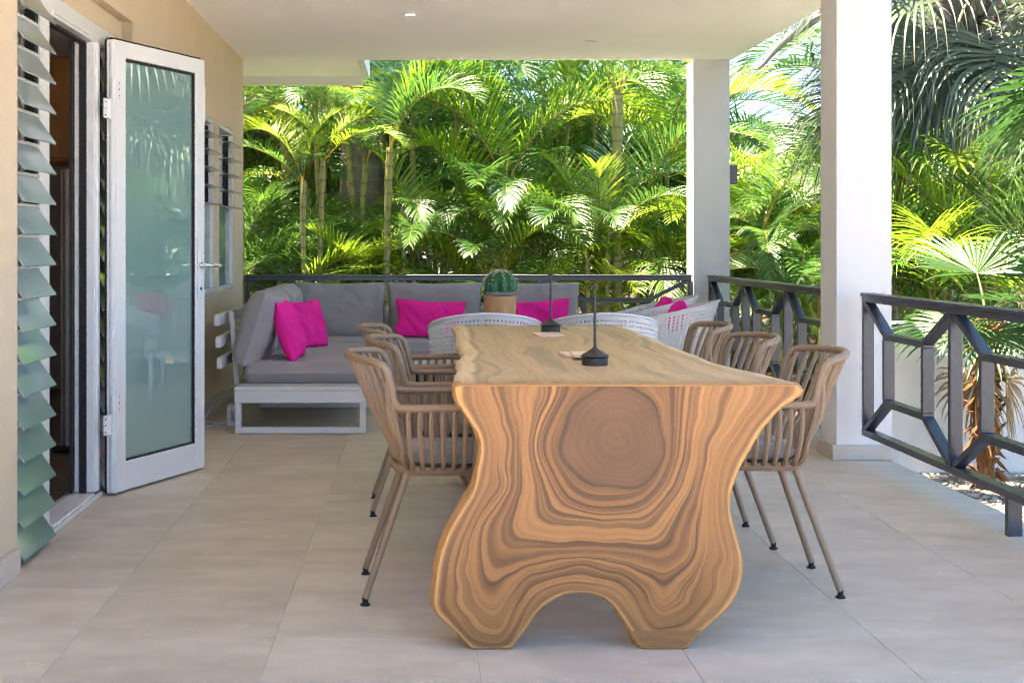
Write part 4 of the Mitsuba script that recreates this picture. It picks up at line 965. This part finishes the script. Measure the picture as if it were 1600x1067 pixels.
def areca(label, x, y, canes, seed, group='areca palms behind the terrace', mats=('areca', 'areca', 'young', 'young'), s=1.0, zb=-.3, nf=(7, 10), front_limit=12.15, side_limit=None):
    """canes: (dx, dy, crown height above the floor)"""
    r = np.random.default_rng(seed); k = thing('areca_palm', label, 'palm', group)
    for dx, dy, h in canes:
        top = np.array([x + dx, y + dy, h]); base = np.array([x + dx * .35, y + dy * .35, zb])
        part(k, 'trunk', cane_mesh(base, top, r.uniform(.026, .036), r.uniform(.018, .024), r.uniform(-.06, .06)), 'mat_cane', True)
        n = int(r.integers(*nf)); a0 = r.uniform(0, 360)
        for i in range(n):
            az = a0 + i * 137.5 + r.normal(0, 12)
            sh = ('upright', 'arching', 'arching', 'spreading', 'spreading', 'hanging')[min(int(r.random() * 1.5 + i * 5.2 / n), 5)]
            sc_ = s * r.uniform(.72, 1.12)
            reach = {'upright': .9, 'arching': 1.1, 'spreading': 1.3, 'hanging': 1.3}[sh] * sc_
            if top[1] + reach * math.sin(math.radians(az)) < front_limit:
                sc_ *= np.clip((top[1] - front_limit) / max(-reach * math.sin(math.radians(az)), 1e-3), .35, 1)
            if side_limit is not None and top[0] + reach * math.cos(math.radians(az)) < side_limit:
                sc_ *= np.clip((top[0] - side_limit) / max(-reach * math.cos(math.radians(az)), 1e-3), .35, 1)
            mt = mats[int(r.integers(len(mats)))]
            put(k, f'{sh}_{mt}_{int(r.integers(2))}', top - [0, 0, r.uniform(0, .06)], az, sc_, r.normal(0, 5))
        for _ in range(int(r.integers(0, 3))): put(k, 'hanging_dry', top - [0, 0, .1], r.uniform(0, 360), s * r.uniform(.5, .75), name='dry_frond')
    return k
rg = np.random.default_rng(77)
def canes(n, hs, sp=.35): return [(rg.normal(0, sp), rg.normal(0, sp * .7), rg.uniform(*hs)) for _ in range(n)]
GEN = 'areca palm with many arching feathery fronds in the dense planting behind the terrace'
ORD = ('leftmost', 'second from the left', 'third from the left', 'fourth from the left', 'fifth from the left', 'sixth from the left', 'rightmost')
def lim(x, y, hs):
    """lower crowns where the sky shows between the pillars"""
    if .19 < x / y < .36: return (min(hs[0], .3), max(.126 * y - .9, .5))
    return hs
# front row just beyond the back railing: low, arching over it
for i, x in enumerate(np.linspace(-2.0, 2.7, 7)):
    areca(f'low areca palm arching behind the back railing, {ORD[i]} in that row', x + rg.normal(0, .1), 13.35 + rg.normal(0, .12), canes(3, (.30, 1.05), .28), int(rg.integers(1e6)), s=.85, nf=(7, 9), group='low areca palms behind the back railing', front_limit=12.95 if x < .1 else 12.15)
# second row, tall
for i, x in enumerate(np.linspace(-2.9, 3.6, 7)):
    areca(f'tall yellow-green areca palm, {ORD[i]} of the second row', x + rg.normal(0, .15), 14.6 + rg.normal(0, .25), canes(3, lim(x, 14.6, (.9, 2.6)), .42), int(rg.integers(1e6)), nf=(5, 8), group='tall areca palms of the second row')
# palms of the very front, their leaves placed as they hang in view
def hero(label, x, y, trunks, fronds, group='areca palms standing closest behind the back railing'):
    r = np.random.default_rng(int(abs(x * 1000)) + 3); k = thing('areca_palm', label, 'palm', group)
    for dx, dy, h, rad in trunks: part(k, 'trunk', cane_mesh((x + dx * .4, y + dy * .3, -.3), (x + dx, y + dy, h), rad, rad * .8, r.uniform(-.05, .05)), 'mat_cane', True)
    for dx, dy, h, kd, az, sc_, tl in fronds: put(k, kd, (x + dx, y + dy, h), az, sc_, tl)
hero('areca palm with two slender pale canes and sunlit yellow fronds behind the left sofa end', -.95, 13.0, [(-.12, 0, 1.75, .03), (.06, .05, 1.95, .028)],
     [(-.12, 0, 1.72, 'arching_young_0', 150, .75, 0), (-.12, 0, 1.72, 'spreading_areca_1', 200, .7, 0), (-.12, 0, 1.72, 'upright_young_1', 40, .7, -5), (.06, .05, 1.92, 'arching_young_1', 20, .8, 0), (.06, .05, 1.92, 'upright_young_0', 165, .8, 8), (.06, .05, 1.92, 'spreading_young_0', 335, .65, 0), (.06, .05, 1.92, 'hanging_areca_1', 250, .45, 0)])
hero('areca palm with a tall yellowish cane left of centre behind the sofa', -.27, 13.0, [(0, 0, 2.05, .036), (.12, .1, 1.5, .026)],
     [(0, 0, 2.0, 'upright_areca_0', 80, 1.0, 0), (0, 0, 2.0, 'upright_young_1', 10, 1.0, 6), (0, 0, 2.0, 'arching_areca_0', 190, .9, -8), (0, 0, 2.0, 'arching_areca_1', 320, .7, 0), (0, 0, 2.0, 'upright_areca_1', 240, .8, 4), (.12, .1, 1.5, 'spreading_areca_0', 350, .7, 0), (.12, .1, 1.5, 'hanging_areca_0', 285, .5, 0)])
hero('areca palm with two huge glowing yellow-green fronds in the middle of the planting', .80, 13.15, [(0, 0, 1.62, .034), (.15, .1, 1.2, .026)],
     [(0, 0, 1.6, 'arching_young_0', 178, 1.08, -6), (0, 0, 1.6, 'arching_young_1', 8, 1.10, -2), (.02, .03, 1.6, 'upright_young_0', 185, 1.0, -4), (0, 0, 1.6, 'upright_areca_0', 60, 1.0, 0), (0, 0, 1.55, 'hanging_gloss_0', 268, .62, -12), (.15, .1, 1.2, 'spreading_areca_0', 300, .7, 0), (.15, .1, 1.2, 'spreading_areca_1', 215, .62, 0)])
hero('low areca palm with glossy fronds drooping towards the cactus', .62, 12.85, [(0, .1, .80, .026)],
     [(0, .1, .8, 'spreading_gloss_0', 262, .55, -10), (0, .1, .8, 'arching_gloss_1', 200, .6, 0), (0, .1, .8, 'arching_gloss_0', 330, .6, 0), (0, .1, .8, 'upright_young_0', 90, .55, 0)])
hero('areca palm with glossy white-striped fronds arching over the railing right of the lamps', 1.55, 12.9, [(0, .1, 1.05, .028), (.2, .15, 1.2, .026)],
     [(0, .1, 1.05, 'spreading_gloss_1', 232, .75, -8), (0, .1, 1.05, 'spreading_gloss_0', 285, .72, -8), (.2, .15, 1.2, 'spreading_gloss_0', 318, .75, -4), (.2, .15, 1.2, 'arching_gloss_1', 20, .8, 0), (0, .1, 1.05, 'upright_young_1', 120, .7, 0), (0, .1, 1.05, 'arching_young_0', 175, .7, 0), (.2, .15, 1.2, 'upright_gloss_0', 60, .8, 0)])
hero('areca palm with a stout grey cane near the far pillar', 1.86, 13.2, [(0, 0, 2.55, .055)],
     [(0, 0, 2.5, 'upright_areca_0', 150, 1.0, 0), (0, 0, 2.5, 'upright_areca_1', 30, 1.0, 0), (0, 0, 2.5, 'arching_areca_0', 340, .9, 0), (0, 0, 2.5, 'arching_areca_1', 200, .9, 0)])
hero('areca palm with broad arching fronds in front of the thick grey trunk', -.52, 13.7, [(0, 0, 1.95, .03), (-.2, .1, 2.3, .026)],
     [(0, 0, 1.92, 'arching_areca_0', 200, .8, 0), (0, 0, 1.92, 'spreading_areca_1', 265, .8, 0), (0, 0, 1.92, 'arching_areca_1', 330, .85, 0), (-.2, .1, 2.27, 'spreading_areca_0', 285, .9, -6), (-.2, .1, 2.27, 'spreading_gloss_1', 235, .9, -4), (-.2, .1, 2.27, 'arching_young_0', 170, .9, 0), (-.2, .1, 2.27, 'upright_areca_0', 60, .9, 0)])
dk_ = thing('dead_palm', 'palm with pale dry fronds hanging among the green ones, far left', 'palm')
part(dk_, 'trunk', cane_mesh((-1.45, 14.6, -.3), (-1.4, 14.55, 2.75), .06, .05, .05), 'mat_cane', True)
for i in range(11): put(dk_, 'hanging_dry', (-1.4, 14.55, 2.7 - .05 * (i % 4)), 200 + i * 137.5 % 360, 1.0 + .12 * (i % 3), (-18, 0, 14)[i % 3], name='dry_frond')
# further rows, darker
for x in np.arange(-4.2, 6.5, 1.45):
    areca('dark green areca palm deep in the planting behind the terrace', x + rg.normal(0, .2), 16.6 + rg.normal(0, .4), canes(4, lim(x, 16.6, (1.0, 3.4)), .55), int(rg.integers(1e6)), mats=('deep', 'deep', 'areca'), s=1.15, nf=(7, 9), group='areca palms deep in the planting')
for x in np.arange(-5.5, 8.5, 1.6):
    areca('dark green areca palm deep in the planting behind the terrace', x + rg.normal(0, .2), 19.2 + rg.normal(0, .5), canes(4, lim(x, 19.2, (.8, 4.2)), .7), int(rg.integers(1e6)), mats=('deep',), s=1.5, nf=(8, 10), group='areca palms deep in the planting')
RG = 'areca palms along the right side of the terrace'
for x, y, hs, lab in ((3.75, 10.0, (.3, .8), 'low areca palm behind the garden wall, just right of the near pillar'), (3.9, 11.3, (.5, 1.6), 'areca palm half hidden behind the near pillar'), (3.35, 12.3, (.4, 1.5), 'bright areca palm seen between the two pillars, the nearer one'),
                  (3.1, 13.3, (.8, 2.6), 'tall bright areca palm beside the far pillar'), (5.9, 12.4, (.6, 2.0), 'areca palm behind the large fan palm'), (4.3, 13.6, (.4, 1.3), 'areca palm seen between the two pillars, the farther one'), (5.4, 14.6, (.6, 1.8), 'areca palm far back at the right')):
    areca(lab, x, y, canes(3, hs, .26), int(rg.integers(1e6)), RG, ('areca', 'areca', 'gloss', 'young'), s=.9, nf=(7, 9), front_limit=8.7, side_limit=2.75)

# ---- royal palm trunks
def royal(label, x, y, r0, h, seed, fr=9):
    k = thing('royal_palm', label, 'palm')
    z = np.linspace(-.3, h, 60); rr = r0 * (1 + .12 * np.sin(z * 1.1 + seed)) * (1 + .02 * (np.mod(z * 7.5, 1) < .15))
    part(k, 'trunk', tube(np.stack([x + 0 * z, y + 0 * z, z], 1), rr, 22), 'mat_royal_bark', True)
    for i in range(fr): put(k, 'royal_deep', (x, y, h), i * 360 / fr + seed * 20, 1.0)
royal('thick grey ringed palm trunk standing among the areca palms', -.62, 15.2, .235, 6.2, 1)

# ---- big fan palm on the right, small fan palm in front of the garden wall
fp = thing('fan_palm', 'large grey-green fan palm with hanging leaf tips at the upper right', 'palm')
FX, FY, FZ = 4.42, 11.0, 3.1
z = np.linspace(-.3, FZ - .45, 40)
part(fp, 'trunk', tube(np.stack([FX - .12 * np.sin((z + .3) / 3.3 * 1.5) , FY + 0 * z, z], 1), .145 * (1 + .06 * (np.mod(z * 6, 1) < .3)) - .006 * z, 18), 'mat_royal_bark', True)
r = np.random.default_rng(4)
bt = []
for i in range(46):
    a_ = i * 2.4; zz = FZ - .75 + .018 * i; o = np.array([FX - .11 + .11 * math.cos(a_), FY + .11 * math.sin(a_), zz]); d_ = np.array([math.cos(a_), math.sin(a_), .9])
    bt.append(tube([o - [0, 0, .05], o + d_ * .10, o + d_ * .22], [.05, .04, .012], 5, caps=False))
part(fp, 'leaf_bases', cat(*bt), 'mat_branch_bark', kind='stuff')
for i in range(30):
    put(fp, 'fan_grey' if i < 14 else 'fan_grey_low', (FX - .1, FY, FZ - (.0 if i < 14 else .25) + r.uniform(-.15, .25)), i * 137.5 + r.normal(0, 8), r.uniform(.9, 1.2), r.uniform(-14, 16), 'leaf')
sp_ = thing('fan_palm', 'small bright green fan palm with a shaggy brown trunk before the garden wall', 'palm')
QX, QY, QZ = 3.40, 8.45, .72
z = np.linspace(-.3, QZ, 24)
part(sp_, 'trunk', tube(np.stack([QX + 0 * z, QY + 0 * z, z], 1), .062 + .012 * np.sin(z * 9), 14), 'mat_shaggy_bark', True)
tris = []
for i in range(150):
    zz = r.uniform(-.28, QZ - .02); a = r.uniform(0, 2 * np.pi); o = np.array([QX + .06 * math.cos(a), QY + .06 * math.sin(a), zz]); d_ = np.array([math.cos(a) * .55, math.sin(a) * .55, r.uniform(.5, 1.0) if r.random() < .6 else -.6]); l = r.uniform(.05, .13)
    tris.append(tube([o, o + d_ * l * .5, o + d_ * l + [math.cos(a) * .015, math.sin(a) * .015, -.01]], [.012, .012, .002], 4, caps=False))
part(sp_, 'leaf_bases', cat(*tris), 'mat_shaggy_bark', kind='stuff')
for i, (az, kd, s, tl) in enumerate(((10, 'fan_green', 1.05, 10), (-55, 'fan_green_low', 1.0, 0), (-110, 'fan_green_low', .85, 8), (60, 'fan_green_low', .9, 0), (80, 'fan_green', 1.0, 0), (35, 'fan_green_low', 1.0, -6), (-15, 'fan_green_low', 1.1, 6), (-80, 'fan_green', .8, 25), (215, 'fan_green_low', .8, 0), (125, 'fan_green_low', .9, 0))):
    put(sp_, kd, (QX, QY, QZ), az, s * .82, tl, 'leaf')
put(sp_, 'fan_dry', (QX, QY, QZ - .1), 200, .9, 10, 'leaf'); put(sp_, 'fan_dry', (QX, QY, QZ - .12), -30, .9, 0, 'leaf')
np_ = thing('fan_palm', 'bright fan palm leaves reaching in from the right edge', 'palm')
NX_, NY_, NZ_ = 4.15, 8.0, 2.2
z = np.linspace(-.3, NZ_, 20)
part(np_, 'trunk', tube(np.stack([NX_ + 0 * z, NY_ + 0 * z, z], 1), .09, 14), 'mat_shaggy_bark', True)
for i in range(14): put(np_, 'fan_green' if i % 3 == 0 else 'fan_green_low', (NX_, NY_, NZ_), i * 137.5 + 170, 1.15, r.uniform(-10, 20), 'leaf')
# bare branch against the sky
br = thing('tree_branch', 'bare grey branch against the blue sky between roof and pillar', 'branch')
part(br, 'limb', tube(spline([(3.62, 15.0, 3.02), (3.82, 15.0, 3.24), (4.05, 14.9, 3.44), (4.35, 14.7, 3.66), (5.3, 14.2, 4.4), (7.2, 13.8, 5.1)], 30), np.linspace(.02, .075, 30), 8), 'mat_branch_bark', True)
part(br, 'trunk', tube(spline([(7.2, 13.8, 5.2), (7.3, 13.8, 2.5), (7.4, 13.8, -.3)], 16), np.linspace(.09, .16, 16), 10), 'mat_branch_bark', True)
# far foliage mass closing the view
rg = np.random.default_rng(12); nl = 34000
C = np.stack([rg.uniform(-16, 24, nl), rg.uniform(21.5, 25, nl), rg.uniform(-.3, 1, nl)**1.0], 1); C[:, 2] = -.3 + rg.random(nl) * (3.6 + 2.0 * (meshkit.noise(np.stack([C[:, 0] * .6, C[:, 0] * 0, C[:, 0] * 0], 1)) - .3))
d = rg.normal(0, 1, (nl, 3)); d[:, 2] = np.abs(d[:, 2]) * .4 - .3; d /= np.linalg.norm(d, axis=1, keepdims=True); e = np.cross(d, rg.normal(0, 1, (nl, 3))); e /= np.linalg.norm(e, axis=1, keepdims=True)
l = rg.uniform(.16, .40, nl)[:, None]; ww = l * .16
V = np.stack([C, C + d * l * .5 + e * ww, C + d * l, C + d * l * .5 - e * ww], 1).reshape(-1, 3); b = np.arange(nl)[:, None] * 4
F = np.vstack([b + [0, 1, 2], b + [0, 2, 3]])
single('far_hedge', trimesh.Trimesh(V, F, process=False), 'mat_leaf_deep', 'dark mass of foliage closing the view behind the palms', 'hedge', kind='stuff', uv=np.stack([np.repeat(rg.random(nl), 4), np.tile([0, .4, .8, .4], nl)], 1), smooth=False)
